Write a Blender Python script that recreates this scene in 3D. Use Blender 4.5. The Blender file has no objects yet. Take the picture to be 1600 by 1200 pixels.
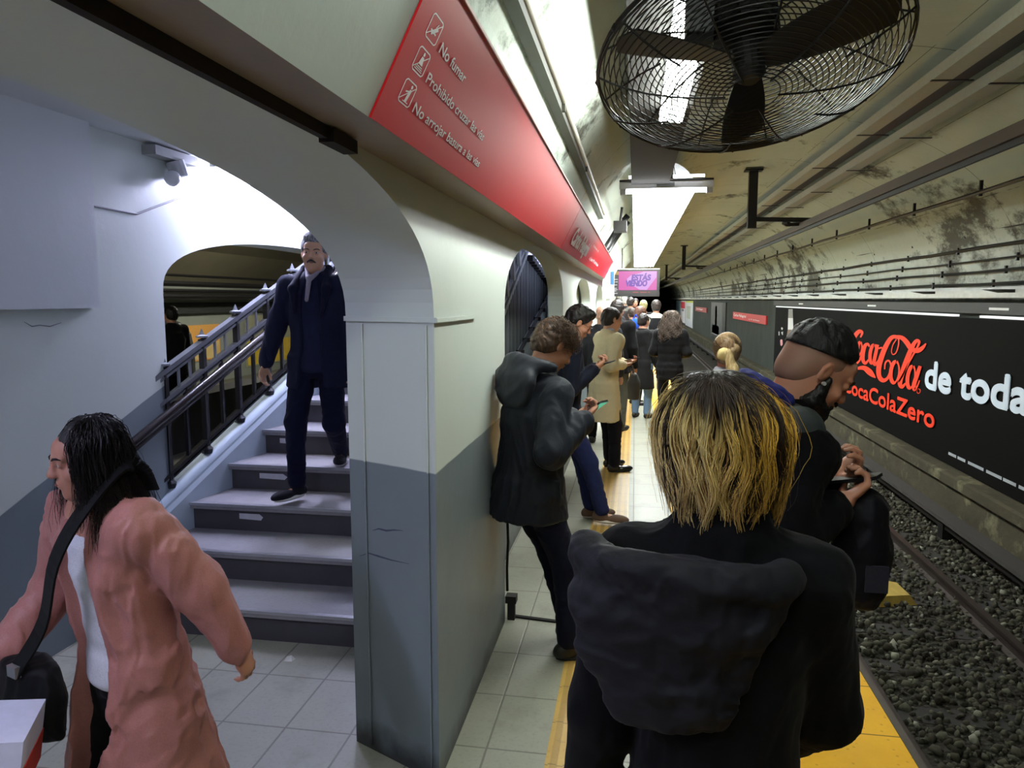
import bpy, math, random
import numpy as np
from mathutils import Vector, Matrix
try:
    import openvdb
except ImportError:
    import pyopenvdb as openvdb

SC = bpy.context.scene
COL = SC.collection
random.seed(7)
RNG = np.random.default_rng(11)
PI = math.pi

# ------------------------------------------------------------------ camera
F_PX, VPX, VPY, CAM_H = 1150.0, 992.0, 468.0, 1.78
PITCH = math.atan((600 - VPY) / F_PX)
YAW = math.atan((VPX - 800) / (F_PX / math.cos(PITCH)))
cam_data = bpy.data.cameras.new('camera')
cam = bpy.data.objects.new('camera', cam_data)
COL.objects.link(cam)
cam_data.sensor_fit = 'HORIZONTAL'
cam_data.sensor_width = 36.0
cam_data.lens = 36.0 * F_PX / 1600.0
cam_data.clip_start = 0.05
cam_data.clip_end = 300
cam.location = (0, 0, CAM_H)
cam.rotation_euler = (PI / 2 - PITCH, 0, YAW)
SC.camera = cam

_fw = np.array([-math.sin(YAW) * math.cos(PITCH), math.cos(YAW) * math.cos(PITCH), -math.sin(PITCH)])
_rt = np.array([math.cos(YAW), math.sin(YAW), 0.0])
_up = np.cross(_rt, _fw)


def on_x(px, py, X):
    """point of the photograph measured on the wall plane x = X"""
    d = _fw * F_PX + _rt * (px - 800) + _up * (600 - py)
    return np.array([0, 0, CAM_H]) + d * (X / d[0])


# ------------------------------------------------------------------ world, exposure
world = bpy.data.worlds.new('world')
SC.world = world
world.use_nodes = True
world.node_tree.nodes['Background'].inputs[0].default_value = (0.55, 0.6, 0.7, 1)
world.node_tree.nodes['Background'].inputs[1].default_value = 0.02
SC.view_settings.view_transform = 'Standard'
SC.view_settings.look = 'None'
SC.view_settings.gamma = 1.0
SC.view_settings.use_curve_mapping = False
SC.view_settings.exposure = 0.4
SC.cycles.max_bounces = 7
SC.cycles.diffuse_bounces = 4
SC.cycles.use_denoising = True
SC.cycles.sample_clamp_indirect = 4.0

TUBE_POWER = 34.0        # radiance of the platform lights
HALL_POWER = 190.0         # radiance of the stair hall lights


# ------------------------------------------------------------------ materials
def lin(c):
    return tuple(((x / 12.92) if x <= 0.04045 else ((x + 0.055) / 1.055) ** 2.4) for x in c)


class NT:
    """short notation for shader nodes"""
    def __init__(s, name):
        s.m = bpy.data.materials.new(name)
        s.m.use_nodes = True
        s.t = s.m.node_tree
        s.b = s.t.nodes['Principled BSDF']

    def n(s, typ, ins=None, **kw):
        nd = s.t.nodes.new(typ)
        for k, v in kw.items():
            setattr(nd, k, v)
        for k, v in (ins or {}).items():
            s.put(nd.inputs[k], v)
        return nd

    def put(s, sock, v):
        if isinstance(v, bpy.types.NodeSocket):
            s.t.links.new(v, sock)
        elif isinstance(v, (tuple, list)) and sock.type == 'RGBA' and len(v) == 3:
            sock.default_value = (*v, 1)
        else:
            sock.default_value = v

    def math(s, op, a, b=0.0, c=None):
        ins = {0: a, 1: b}
        if c is not None:
            ins[2] = c
        return s.n('ShaderNodeMath', ins, operation=op).outputs[0]

    def mix(s, f, a, b):
        nd = s.n('ShaderNodeMix', data_type='RGBA')
        s.put(nd.inputs[0], f); s.put(nd.inputs[6], a); s.put(nd.inputs[7], b)
        return nd.outputs[2]

    def pos(s):
        return s.n('ShaderNodeNewGeometry').outputs['Position']

    def xyz(s, v):
        o = s.n('ShaderNodeSeparateXYZ', {0: v}).outputs
        return o[0], o[1], o[2]

    def noise(s, scale, detail=4.0, rough=0.55, vec=None, stretch=None):
        if vec is None:
            vec = s.pos()
        if stretch:
            vec = s.n('ShaderNodeMapping', {0: vec, 3: stretch}).outputs[0]
        return s.n('ShaderNodeTexNoise', {'Vector': vec, 'Scale': scale, 'Detail': detail, 'Roughness': rough}).outputs[0]

    def ramp(s, v, lo, hi):
        nd = s.n('ShaderNodeMapRange', {0: v, 1: lo, 2: hi, 3: 0.0, 4: 1.0})
        nd.clamp = True
        return nd.outputs[0]

    def bump(s, h, strength=0.3, dist=0.01):
        nd = s.n('ShaderNodeBump', {'Height': h, 'Strength': strength, 'Distance': dist})
        s.t.links.new(nd.outputs[0], s.b.inputs['Normal'])

    def out(s, color=None, rough=0.6, metal=0.0, spec=0.5, emit=None, power=0.0):
        if color is not None:
            s.put(s.b.inputs['Base Color'], color)
        s.put(s.b.inputs['Roughness'], rough)
        s.put(s.b.inputs['Metallic'], metal)
        s.put(s.b.inputs['Specular IOR Level'], spec)
        if emit is not None:
            s.put(s.b.inputs['Emission Color'], emit)
            s.put(s.b.inputs['Emission Strength'], power)
        return s.m


_cache = {}


def plain(color, rough=0.6, metal=0.0, spec=0.5, var=0.12, scale=30.0, bump=0.0, srgb=True):
    """one colour with slight procedural mottling"""
    key = (tuple(color), rough, metal, spec, var, scale, bump)
    if key in _cache:
        return _cache[key]
    c = lin(color) if srgb else color
    t = NT('plain_surface')
    nz = t.noise(scale, 3.0, vec=t.n('ShaderNodeTexCoord').outputs['Object'])
    col = t.mix(nz, tuple(x * (1 - var) for x in c), tuple(min(1, x * (1 + var)) for x in c))
    if bump:
        t.bump(nz, bump, 0.004)
    _cache[key] = t.out(col, rough, metal, spec)
    return _cache[key]


def glow(color, power, name='glow'):
    key = ('glow', tuple(color), power)
    if key in _cache:
        return _cache[key]
    t = NT(name)
    _cache[key] = t.out((0.03, 0.03, 0.03), 0.4, spec=0.2, emit=color, power=power)
    return _cache[key]


def fabric(color, rough=0.9, scale=260.0, bump=0.25, fold=0.25, spec=0.12):
    key = ('fab', tuple(color), rough, scale, bump, fold, spec)
    if key in _cache:
        return _cache[key]
    c = lin(color)
    t = NT('fabric')
    oc = t.n('ShaderNodeTexCoord').outputs['Object']
    w = t.noise(scale, 2.0, vec=oc)
    f = t.noise(9.0, 4.0, vec=oc)
    col = t.mix(w, tuple(x * 0.75 for x in c), tuple(x * 1.25 for x in c))
    h = t.math('ADD', t.math('MULTIPLY', w, 0.12), t.math('MULTIPLY', f, fold * 6))
    t.bump(h, bump, 0.01)
    t.put(t.b.inputs['Sheen Weight'], 0.03)
    _cache[key] = t.out(col, rough, 0.0, spec)
    return _cache[key]


def mat_wall(name, slope=0.0, base=1.17, upper=(0.80, 0.83, 0.80), lower=(0.46, 0.50, 0.52), foot=True, dirt=0.5):
    """gloss wall paint: pale above, blue grey dado below, scuffed at the foot"""
    t = NT(name)
    p = t.pos()
    x, y, z = t.xyz(p)
    edge = t.math('ADD', t.math('MULTIPLY', t.noise(3.0, 2.0), 0.012), t.math('SUBTRACT', z, t.math('MULTIPLY', y, slope)))
    f = t.ramp(edge, base + 0.003, base + 0.008)
    n1 = t.noise(2.2, 5.0)
    low = t.mix(n1, tuple(v * 0.82 for v in lin(lower)), tuple(v * 1.15 for v in lin(lower)))
    upc = t.mix(n1, tuple(v * 0.95 for v in lin(upper)), lin(upper))
    col = t.mix(f, low, upc)
    scuff = t.ramp(t.noise(4.0, 6.0, 0.7, stretch=(1, 0.6, 2.2)), 0.66, 0.78)
    scuff = t.math('MULTIPLY', scuff, t.ramp(z, 1.9, 0.6))
    col = t.mix(t.math('MULTIPLY', scuff, dirt * 0.35), col, (0.05, 0.05, 0.045))
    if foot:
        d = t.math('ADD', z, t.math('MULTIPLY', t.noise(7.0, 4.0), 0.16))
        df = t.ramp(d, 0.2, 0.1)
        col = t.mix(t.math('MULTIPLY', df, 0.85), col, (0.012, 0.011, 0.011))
    t.bump(t.math('ADD', t.noise(9.0, 3.0), t.math('MULTIPLY', t.noise(120.0, 2.0), 0.12)), 0.18, 0.010)
    return t.out(col, 0.38, 0.0, 0.4)


def mat_tiles(name, c1, c2, sx=0.286, sy=0.40, ox=0.265, oy=0.10, gap=0.006, rough=0.35, dirt=0.6):
    t = NT(name)
    p = t.pos()
    x, y, z = t.xyz(p)

    def joint(v, size, off):
        fr = t.math('FRACT', t.math('DIVIDE', t.math('ADD', v, 100 * size + off), size))
        a = t.math('ABSOLUTE', t.math('SUBTRACT', fr, 0.5))
        return t.ramp(a, 0.5 - gap / size, 0.5 - gap / size * 0.4)
    j = t.math('MAXIMUM', joint(x, sx, ox), joint(y, sy, oy))
    n = t.noise(3.0, 6.0, 0.65)
    n2 = t.noise(60.0, 3.0)
    col = t.mix(n, lin(c1), lin(c2))
    col = t.mix(t.math('MULTIPLY', t.ramp(n2, 0.52, 0.75), 0.25), col, tuple(v * 0.5 for v in lin(c1)))
    grime = t.ramp(t.noise(1.7, 5.0, 0.7), 0.52, 0.72)
    col = t.mix(t.math('MULTIPLY', grime, dirt * 0.6), col, lin((0.22, 0.21, 0.17)))
    col = t.mix(t.math('MULTIPLY', j, 0.55), col, (0.05, 0.045, 0.038))
    t.bump(t.math('SUBTRACT', t.math('MULTIPLY', n2, 0.2), j), 0.3, 0.004)
    return t.out(col, t.math('ADD', t.math('MULTIPLY', n, 0.25), rough), 0.0, 0.4)


def mat_vault():
    t = NT('vault_plaster')
    p = t.pos()
    x, y, z = t.xyz(p)
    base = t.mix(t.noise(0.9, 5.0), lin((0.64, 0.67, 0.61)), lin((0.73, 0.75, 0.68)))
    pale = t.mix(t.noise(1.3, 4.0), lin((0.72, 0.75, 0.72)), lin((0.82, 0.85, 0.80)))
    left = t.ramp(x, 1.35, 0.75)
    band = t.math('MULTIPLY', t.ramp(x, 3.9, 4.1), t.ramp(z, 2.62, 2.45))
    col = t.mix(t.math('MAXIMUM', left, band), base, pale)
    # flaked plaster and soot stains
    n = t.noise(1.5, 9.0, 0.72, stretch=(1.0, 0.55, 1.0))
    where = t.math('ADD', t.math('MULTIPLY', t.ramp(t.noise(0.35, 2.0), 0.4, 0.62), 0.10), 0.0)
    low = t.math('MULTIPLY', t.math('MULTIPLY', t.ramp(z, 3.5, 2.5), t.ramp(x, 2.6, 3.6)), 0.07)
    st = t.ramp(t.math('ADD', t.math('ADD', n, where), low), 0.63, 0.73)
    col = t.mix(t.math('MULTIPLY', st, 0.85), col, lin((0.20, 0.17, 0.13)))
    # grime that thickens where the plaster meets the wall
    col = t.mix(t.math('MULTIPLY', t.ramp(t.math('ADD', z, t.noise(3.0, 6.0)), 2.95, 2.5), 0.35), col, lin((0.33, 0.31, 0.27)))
    # construction joints every 2.6 m
    fr = t.math('FRACT', t.math('ADD', t.math('DIVIDE', y, 2.6), 20.3))
    jt = t.ramp(t.math('ABSOLUTE', t.math('SUBTRACT', fr, 0.5)), 0.4955, 0.499)
    br = t.ramp(t.noise(2.0, 5.0), 0.42, 0.5)
    fx = t.math('FRACT', t.math('DIVIDE', t.math('ADD', x, 10.0), 0.83))
    jx = t.math('MULTIPLY', t.ramp(t.math('ABSOLUTE', t.math('SUBTRACT', fx, 0.5)), 0.493, 0.498), t.ramp(x, 2.0, 2.3))
    j = t.math('MULTIPLY', t.math('MAXIMUM', jt, jx), br)
    col = t.mix(t.math('MULTIPLY', j, 0.7), col, (0.03, 0.026, 0.02))
    fl = t.math('MULTIPLY', t.ramp(t.noise(2.4, 8.0, 0.7, stretch=(1.0, 0.5, 1.0)), 0.50, 0.60),
                t.math('MULTIPLY', t.ramp(x, 0.1, -0.15), t.ramp(y, 4.2, 3.2)))
    col = t.mix(t.math('MULTIPLY', fl, 0.75), col, lin((0.33, 0.34, 0.30)))
    t.bump(t.math('ADD', t.noise(5.0, 7.0), t.math('MULTIPLY', st, -0.6)), 0.5, 0.03)
    return t.out(col, 0.8, 0.0, 0.2)


def mat_track():
    t = NT('ballast_ground')
    n = t.noise(25.0, 6.0, 0.7)
    v = t.n('ShaderNodeTexVoronoi', {'Vector': t.pos(), 'Scale': 22.0}).outputs
    col = t.mix(v['Color'], (0.012, 0.010, 0.008), (0.09, 0.085, 0.07))
    col = t.mix(t.noise(1.2, 4.0), col, (0.03, 0.026, 0.02))
    t.bump(t.math('ADD', v['Distance'], n), 1.0, 0.04)
    return t.out(col, 0.95, 0.0, 0.1)


M_WALL = mat_wall('painted_wall')
M_WALL_STAIR = mat_wall('painted_wall_by_stairs', slope=0.37, base=1.265 - 0.37 * 4.12, foot=False, dirt=0.3)
M_PLAIN_WALL = mat_wall('painted_plaster', base=-5, foot=False, upper=(0.80, 0.82, 0.82), dirt=0.1)
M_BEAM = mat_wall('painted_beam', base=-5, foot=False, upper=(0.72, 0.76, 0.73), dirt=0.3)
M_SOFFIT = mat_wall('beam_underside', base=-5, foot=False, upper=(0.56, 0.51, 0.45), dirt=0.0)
M_FLOOR = mat_tiles('platform_tiles', (0.53, 0.53, 0.47), (0.64, 0.64, 0.58))
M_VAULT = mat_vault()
M_DARKMETAL = plain((0.16, 0.15, 0.15), 0.45, 0.6)
M_BLACKMETAL = plain((0.075, 0.07, 0.07), 0.5, 0.3)
M_PIPE = plain((0.24, 0.21, 0.18), 0.6, 0.3, scale=8)
M_GREYPAINT = plain((0.55, 0.56, 0.55), 0.5)
M_WHITE = plain((0.86, 0.87, 0.86), 0.45)
M_STEEL = plain((0.62, 0.63, 0.64), 0.35, 0.8)


# ------------------------------------------------------------------ geometry helpers
class G:
    """collects quads and tubes, then becomes ONE mesh object"""
    def __init__(s):
        s.v, s.f, s.mi = [], [], []

    def add(s, vs, fs, mi=0):
        o = len(s.v)
        s.v.extend([tuple(map(float, p)) for p in vs])
        s.f.extend([tuple(o + i for i in f) for f in fs])
        s.mi.extend([mi] * len(fs))

    def box(s, x0, x1, y0, y1, z0, z1, mi=0):
        s.add([(x0, y0, z0), (x1, y0, z0), (x1, y1, z0), (x0, y1, z0), (x0, y0, z1), (x1, y0, z1), (x1, y1, z1), (x0, y1, z1)],
              [(0, 3, 2, 1), (4, 5, 6, 7), (0, 1, 5, 4), (1, 2, 6, 5), (2, 3, 7, 6), (3, 0, 4, 7)], mi)

    def bar(s, a, b, w, h, up=(0, 0, 1), mi=0):
        """rectangular bar from a to b, w across and h along up"""
        a, b, up = Vector(a), Vector(b), Vector(up)
        d = (b - a).normalized()
        u = d.cross(up)
        if u.length < 1e-4:
            u = d.cross(Vector((1, 0, 0)))
        u.normalize()
        n = u.cross(d).normalized()
        vs = []
        for p in (a, b):
            for su, sn in ((-1, -1), (1, -1), (1, 1), (-1, 1)):
                vs.append(p + u * (su * w / 2) + n * (sn * h / 2))
        s.add(vs, [(0, 1, 2, 3), (7, 6, 5, 4), (0, 4, 5, 1), (1, 5, 6, 2), (2, 6, 7, 3), (3, 7, 4, 0)], mi)

    def quad(s, *ps, mi=0):
        s.add(ps, [tuple(range(len(ps)))], mi)

    def tube(s, pts, r, n=8, cap=True, mi=0):
        pts = [Vector(p) for p in pts]
        rs = r if isinstance(r, (list, tuple)) else [r] * len(pts)
        rings, last = [], None
        for i, p in enumerate(pts):
            d = (pts[min(i + 1, len(pts) - 1)] - pts[max(i - 1, 0)])
            d.normalize()
            if last is None:
                ref = Vector((0, 0, 1)) if abs(d.z) < 0.9 else Vector((1, 0, 0))
                u = d.cross(ref).normalized()
            else:
                u = (last - d * last.dot(d)).normalized()
            last = u
            w = d.cross(u)
            rings.append([p + (u * math.cos(2 * PI * k / n) + w * math.sin(2 * PI * k / n)) * rs[i] for k in range(n)])
        vs = [q for ring in rings for q in ring]
        fs = []
        for i in range(len(pts) - 1):
            for k in range(n):
                a, b = i * n + k, i * n + (k + 1) % n
                fs.append((a, b, b + n, a + n))
        if cap:
            fs.append(tuple(range(n - 1, -1, -1)))
            fs.append(tuple((len(pts) - 1) * n + k for k in range(n)))
        s.add(vs, fs, mi)

    def prism(s, poly, a, b, axis='y', mi=0):
        """extrude a 2d polygon; axis y: (x,z), axis x: (y,z), axis z: (x,y)"""
        def P(u, v, w):
            return {'y': (u, w, v), 'x': (w, u, v), 'z': (u, v, w)}[axis]
        n = len(poly)
        vs = [P(u, v, a) for u, v in poly] + [P(u, v, b) for u, v in poly]
        fs = [tuple(range(n)), tuple(range(2 * n - 1, n - 1, -1))]
        fs += [(i, (i + 1) % n, (i + 1) % n + n, i + n) for i in range(n)]
        s.add(vs, fs, mi)

    def build(s, name, mat, parent=None, smooth=False, loc=None, rot=None, fix=True):
        me = bpy.data.meshes.new(name)
        me.from_pydata(s.v, [], s.f)
        mats = mat if isinstance(mat, (list, tuple)) else [mat]
        for m in mats:
            me.materials.append(m)
        if len(mats) > 1:
            me.polygons.foreach_set('material_index', s.mi)
        if fix:
            import bmesh
            bm = bmesh.new(); bm.from_mesh(me)
            bmesh.ops.recalc_face_normals(bm, faces=bm.faces)
            bm.to_mesh(me); bm.free()
        if smooth:
            me.polygons.foreach_set('use_smooth', [True] * len(me.polygons))
        o = bpy.data.objects.new(name, me)
        COL.objects.link(o)
        if parent is not None:
            o.parent = parent
        if loc is not None:
            o.location = loc
        if rot is not None:
            o.rotation_euler = rot
        return o


def tag(o, label=None, cat=None, group=None, kind=None):
    if label: o['label'] = label
    if cat: o['category'] = cat
    if group: o['group'] = group
    if kind: o['kind'] = kind
    return o


def empty(name, loc=(0, 0, 0), rz=0.0):
    o = bpy.data.objects.new(name, None)
    o.empty_display_size = 0.1
    COL.objects.link(o)
    o.location = loc
    o.rotation_euler = (0, 0, rz)
    return o


def copy_tree(o, parent=None):
    kids = [c for c in bpy.data.objects if c.parent == o]
    c = o.copy()
    COL.objects.link(c)
    if parent is not None:
        c.parent = parent
    for k in kids:
        copy_tree(k, c)
    return c


def struct(o, label=None):
    o['kind'] = 'structure'
    if label: o['label'] = label
    return o


_tmp_fonts = {}


def text_part(s, size_w, size_h, mat, parent, origin, right, up, name='lettering', offset=0.0, depth=0.0005, shear=0.0, spacing=1.0, bold=0.0):
    """lettering whose box is size_w wide and size_h (cap height) tall, lying on the plane (right, up)"""
    cu = bpy.data.curves.new('t', 'FONT')
    cu.body = s
    cu.extrude = 0.0
    cu.shear = shear
    cu.space_character = spacing
    ob = bpy.data.objects.new('t', cu)
    COL.objects.link(ob)
    bpy.context.view_layer.update()
    dg = bpy.context.evaluated_depsgraph_get()
    me = bpy.data.meshes.new_from_object(ob.evaluated_get(dg))
    bpy.data.objects.remove(ob)
    n = len(me.vertices)
    co = np.empty(n * 3, 'f'); me.vertices.foreach_get('co', co); co = co.reshape(-1, 3)
    x0, x1 = co[:, 0].min(), co[:, 0].max()
    cap = 0.70
    u = (co[:, 0] - x0) / (x1 - x0) * size_w
    v = co[:, 1] / cap * size_h
    R, U, O = np.array(right, float), np.array(up, float), np.array(origin, float)
    N = np.cross(R, U)
    P = O + u[:, None] * R + v[:, None] * U + N * depth
    if offset:
        # heavier strokes: the outline laid down several times, slightly apart
        fs = [tuple(p.vertices) for p in me.polygons]
        bx, by = offset * size_h * 1.1, offset * size_h * 1.1
        Ps, Fs = [], []
        for q, (sx, sy) in enumerate(((0, 0), (1, 0), (-1, 0), (0, 1), (0, -1), (.7, .7), (-.7, .7), (.7, -.7), (-.7, -.7))):
            Ps.append(P + R * (sx * bx) + U * (sy * by) + N * (size_h * 0.003 * q))
            Fs += [tuple(i + q * n for i in f) for f in fs]
        me = bpy.data.meshes.new(name)
        me.from_pydata(np.concatenate(Ps).tolist(), [], Fs)
    else:
        me.vertices.foreach_set('co', P.astype('f').ravel())
    me.update()
    me.materials.clear()
    me.materials.append(mat)
    o = bpy.data.objects.new(name, me)
    COL.objects.link(o)
    o.parent = parent
    return o


# ================================================================== LARGE STRUCTURE
def arch_wall(name, xf, xb, y0, y1, ztop, holes, mat, y_top=None):
    """wall along y with arched openings; front face x = xf, back face x = xb"""
    g = G()

    def side(x, key):
        cur = y0
        for h in sorted(holes, key=lambda h: h['yc']):
            a = h[key]
            g.quad((x, cur, 0), (x, h['yc'] - a, 0), (x, h['yc'] - a, ztop), (x, cur, ztop))
            pts = curve(h, a)
            if h['sill'] > 0:
                g.quad((x, h['yc'] - a, 0), (x, h['yc'] + a, 0), (x, h['yc'] + a, h['sill']), (x, h['yc'] - a, h['sill']))
            for (ya, za), (yb, zb) in zip(pts[:-1], pts[1:]):
                g.quad((x, ya, za), (x, yb, zb), (x, yb, ztop), (x, ya, ztop))
            cur = h['yc'] + a
        g.quad((x, cur, 0), (x, y1, 0), (x, y1, ztop), (x, cur, ztop))

    def curve(h, a):
        out = []
        for i in range(41):
            t = -math.cos(PI * i / 40)
            z = h['zs'] + (h['zc'] - h['zs']) * max(0.0, 1 - abs(t) ** h['p']) ** (1 / h['p'])
            out.append((h['yc'] + a * t, z))
        return out
    side(xf, 'af'); side(xb, 'ab')
    for h in holes:
        pf, pb = curve(h, h['af']), curve(h, h['ab'])
        for i in range(40):
            g.quad((xf, *pf[i]), (xf, *pf[i + 1]), (xb, *pb[i + 1]), (xb, *pb[i]))
        for s in (-1, 1):
            yf, yb = h['yc'] + s * h['af'], h['yc'] + s * h['ab']
            g.quad((xf, yf, h['sill']), (xf, yf, h['zs']), (xb, yb, h['zs']), (xb, yb, h['sill']))
        if h['sill'] > 0:
            g.quad((xf, h['yc'] - h['af'], h['sill']), (xf, h['yc'] + h['af'], h['sill']),
                   (xb, h['yc'] + h['ab'], h['sill']), (xb, h['yc'] - h['ab'], h['sill']))
    g.quad((xf, y0, 0), (xb, y0, 0), (xb, y0, ztop), (xf, y0, ztop))
    g.quad((xf, y1, 0), (xb, y1, 0), (xb, y1, ztop), (xf, y1, ztop))
    g.quad((xf, y0, ztop), (xb, y0, ztop), (xb, y1, ztop), (xf, y1, ztop))
    return struct(g.build(name, mat, fix=False))


Y_NEAR, Y_FAR = -7.0, 95.0
EDGE_X = 1.13
# floors
g = G(); g.box(-3.3, EDGE_X - 0.03, Y_NEAR, Y_FAR, -0.2, 0.0)
struct(g.build('floor', M_FLOOR))
g = G()
g.box(EDGE_X - 0.03, EDGE_X, Y_NEAR, Y_FAR, -0.2, 0.012)
g.box(EDGE_X - 0.25, EDGE_X - 0.03, Y_NEAR, Y_FAR, -1.35, -0.2)
struct(g.build('trim_platform_edge', plain((0.26, 0.23, 0.20), 0.8, scale=12, var=0.3)))
g = G(); g.box(-14, 5.2, Y_NEAR, Y_FAR, -1.6, -1.3)
struct(g.build('ground', mat_track()))

# platform wall with the arch to the stairs, then the thinner arcade beyond the pillar
arch_wall('wall_left', -0.68, -1.08, Y_NEAR, 3.85, 2.5,
          [dict(yc=0.9, af=1.56, ab=1.76, zs=1.71, zc=2.165, p=2.4, sill=0),
           dict(yc=-4.4, af=1.5, ab=1.6, zs=1.71, zc=2.15, p=2.4, sill=0)], M_WALL)
arch_wall('wall_left_far', -0.68, -0.82, 3.85, Y_FAR, 2.5,
          [dict(yc=5.48, af=1.62, ab=1.62, zs=1.71, zc=2.15, p=2.4, sill=0)] +
          [dict(yc=10.05 + 4.55 * k, af=1.45, ab=1.45, zs=1.71, zc=2.06, p=2.2, sill=0) for k in range(12)], M_WALL)
g = G()
g.box(-0.95, -0.845, 3.87, 7.08, 0, 1.22)
for k in range(12):
    yc = 10.05 + 4.55 * k
    g.box(-1.0, -0.86, yc - 1.5, yc + 1.5, 0, 2.5)
struct(g.build('wall_parapet', M_WALL))
# plaster ledge at the arch springing and the raised panel of the pillar
g = G()
s_ = Vector((-0.4, 0.2, 0)).normalized()
for z0, z1, o in ((1.70, 1.718, 0.014),):
    g.add([(-0.68 + o, 2.46 - o, z0), (-1.08, 2.66 - o * 1.6, z0), (-1.08, 2.68, z0), (-0.68, 2.48, z0),
           (-0.68 + o, 2.46 - o, z1), (-1.08, 2.66 - o * 1.6, z1), (-1.08, 2.68, z1), (-0.68, 2.48, z1)],
          [(0, 3, 2, 1), (4, 5, 6, 7), (0, 1, 5, 4), (1, 2, 6, 5), (2, 3, 7, 6), (3, 0, 4, 7)])
g.box(-0.685, -0.668, 2.46, 3.1, 1.70, 1.715)
for u in (0.08, 0.80):
    a = Vector((-0.68, 2.46, 0)) + Vector((-0.4, 0.2, 0)) * u
    g.bar(a + Vector((0, -0.003, 0.02)), a + Vector((0, -0.003, 1.69)), 0.006, 0.012, up=(0, 1, 0))
struct(g.build('trim_pillar_moulding', M_WALL))

# scuffs on the pillar face and a hairline crack in the hall wall


def on_pillar(px, py, d=0.0015):
    q = _fw * F_PX + _rt * (px - 800) + _up * (600 - py)
    n_ = np.array([-0.2, -0.4, 0.0]) / math.hypot(0.2, 0.4)
    p0 = np.array([-0.68, 2.46, 0])
    P_ = np.array([0, 0, CAM_H]) + q * (((p0 - np.array([0, 0, CAM_H])) @ n_) / (q @ n_))
    return Vector(P_ + n_ * d)


g = G()
for line in (((582, 829, 1), (592, 826, 4), (604, 829, 5), (616, 828, 4), (630, 829, 1)), ((562, 869, 1), (576, 864, 3), (592, 869, 5), (612, 875, 3), (640, 881, 1))):
    up_ = [on_pillar(x, y - w * 0.3) for x, y, w in line]
    dn_ = [on_pillar(x, y + w * 0.3) for x, y, w in line]
    n = len(line)
    g.add(up_ + dn_, [(i, i + 1, n + i + 1, n + i) for i in range(n - 1)])
struct(g.build('trim_scuff_marks', plain((0.28, 0.30, 0.37), 0.9, var=0.4, scale=90)))
g = G()
g.tube([Vector(on_x(x, y, -2.849)) for x, y in ((38, 503), (50, 510), (62, 508), (78, 510), (96, 504))], [0.001, 0.0025, 0.002, 0.0025, 0.001], 5)
struct(g.build('trim_wall_crack', plain((0.42, 0.43, 0.47), 0.9)))

# beam above the arches with its outward leaning fascia
BX0, BZ0, BX1, BZ1 = -0.55, 2.155, -0.40, 2.45
g = G()
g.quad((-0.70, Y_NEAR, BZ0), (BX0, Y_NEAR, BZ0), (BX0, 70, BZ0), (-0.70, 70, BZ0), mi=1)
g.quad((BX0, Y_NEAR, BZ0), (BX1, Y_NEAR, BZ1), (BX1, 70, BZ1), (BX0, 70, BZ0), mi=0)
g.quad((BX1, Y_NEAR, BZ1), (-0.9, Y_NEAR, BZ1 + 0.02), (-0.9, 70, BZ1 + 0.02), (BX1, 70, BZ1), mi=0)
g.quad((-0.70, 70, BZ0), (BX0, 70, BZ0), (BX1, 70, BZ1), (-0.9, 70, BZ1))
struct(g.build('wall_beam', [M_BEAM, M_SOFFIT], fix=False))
g = G()
g.box(-0.682, -0.664, 0.1, 1.60, 2.128, 2.156)
g.box(-0.685, -0.650, 1.56, 1.70, 2.120, 2.150)
struct(g.build('trim_beam_crack', plain((0.10, 0.07, 0.055), 0.9, var=0.4)))

# vault
g = G()
NV = 40
prof = []
for i in range(NV + 1):
    a = math.radians(165.9) * (1 - i / NV)
    prof.append((1.9 + 2.6 * math.cos(a), 1.95 + 2.0 * math.sin(a)))
ys = [Y_NEAR + (Y_FAR - Y_NEAR) * k / 60 for k in range(61)]
for ya, yb in zip(ys[:-1], ys[1:]):
    for (xa, za), (xb, zb) in zip(prof[:-1], prof[1:]):
        g.quad((xa, ya, za), (xa, yb, za), (xb, yb, zb), (xb, ya, zb))
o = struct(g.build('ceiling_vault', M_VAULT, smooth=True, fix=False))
# right tunnel wall
t = NT('tunnel_wall')
px_, py_, pz_ = t.xyz(t.pos())
nz = t.noise(1.6, 8.0, 0.7, stretch=(1, 1, 0.6))
dark = t.mix(nz, lin((0.13, 0.15, 0.135)), lin((0.27, 0.29, 0.27)))
palec = t.mix(nz, lin((0.66, 0.68, 0.66)), lin((0.92, 0.93, 0.92)))
colr = t.mix(t.ramp(t.math('ADD', pz_, t.math('MULTIPLY', nz, 0.05)), 1.80, 1.83), dark, palec)
t.bump(t.noise(12.0, 6.0), 0.5, 0.02)
M_TWALL = t.out(colr, 0.85, 0, 0.2)
g = G(); g.box(4.5, 4.75, Y_NEAR, Y_FAR, -1.3, 1.99)
struct(g.build('wall_right', M_TWALL))
g = G(); g.box(4.28, 4.52, Y_NEAR, Y_FAR, 1.80, 1.86); g.box(4.40, 4.52, Y_NEAR, Y_FAR, 1.86, 1.90)
struct(g.build('trim_ledge', plain((0.78, 0.79, 0.76), 0.6, scale=6, var=0.25)))
t = NT('stained_concrete')
n1 = t.noise(2.2, 8.0, 0.7, stretch=(1, 0.5, 1)); n2 = t.noise(0.9, 4.0)
c = t.mix(n1, lin((0.15, 0.14, 0.115)), lin((0.33, 0.31, 0.24)))
c = t.mix(t.math('MULTIPLY', t.ramp(t.noise(2.6, 5.0, 0.6), 0.56, 0.72), 0.6), c, lin((0.50, 0.49, 0.38)))
t.bump(n1, 0.7, 0.03)
M_STAINED = t.out(c, 0.9, 0, 0.15)
g = G()
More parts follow.
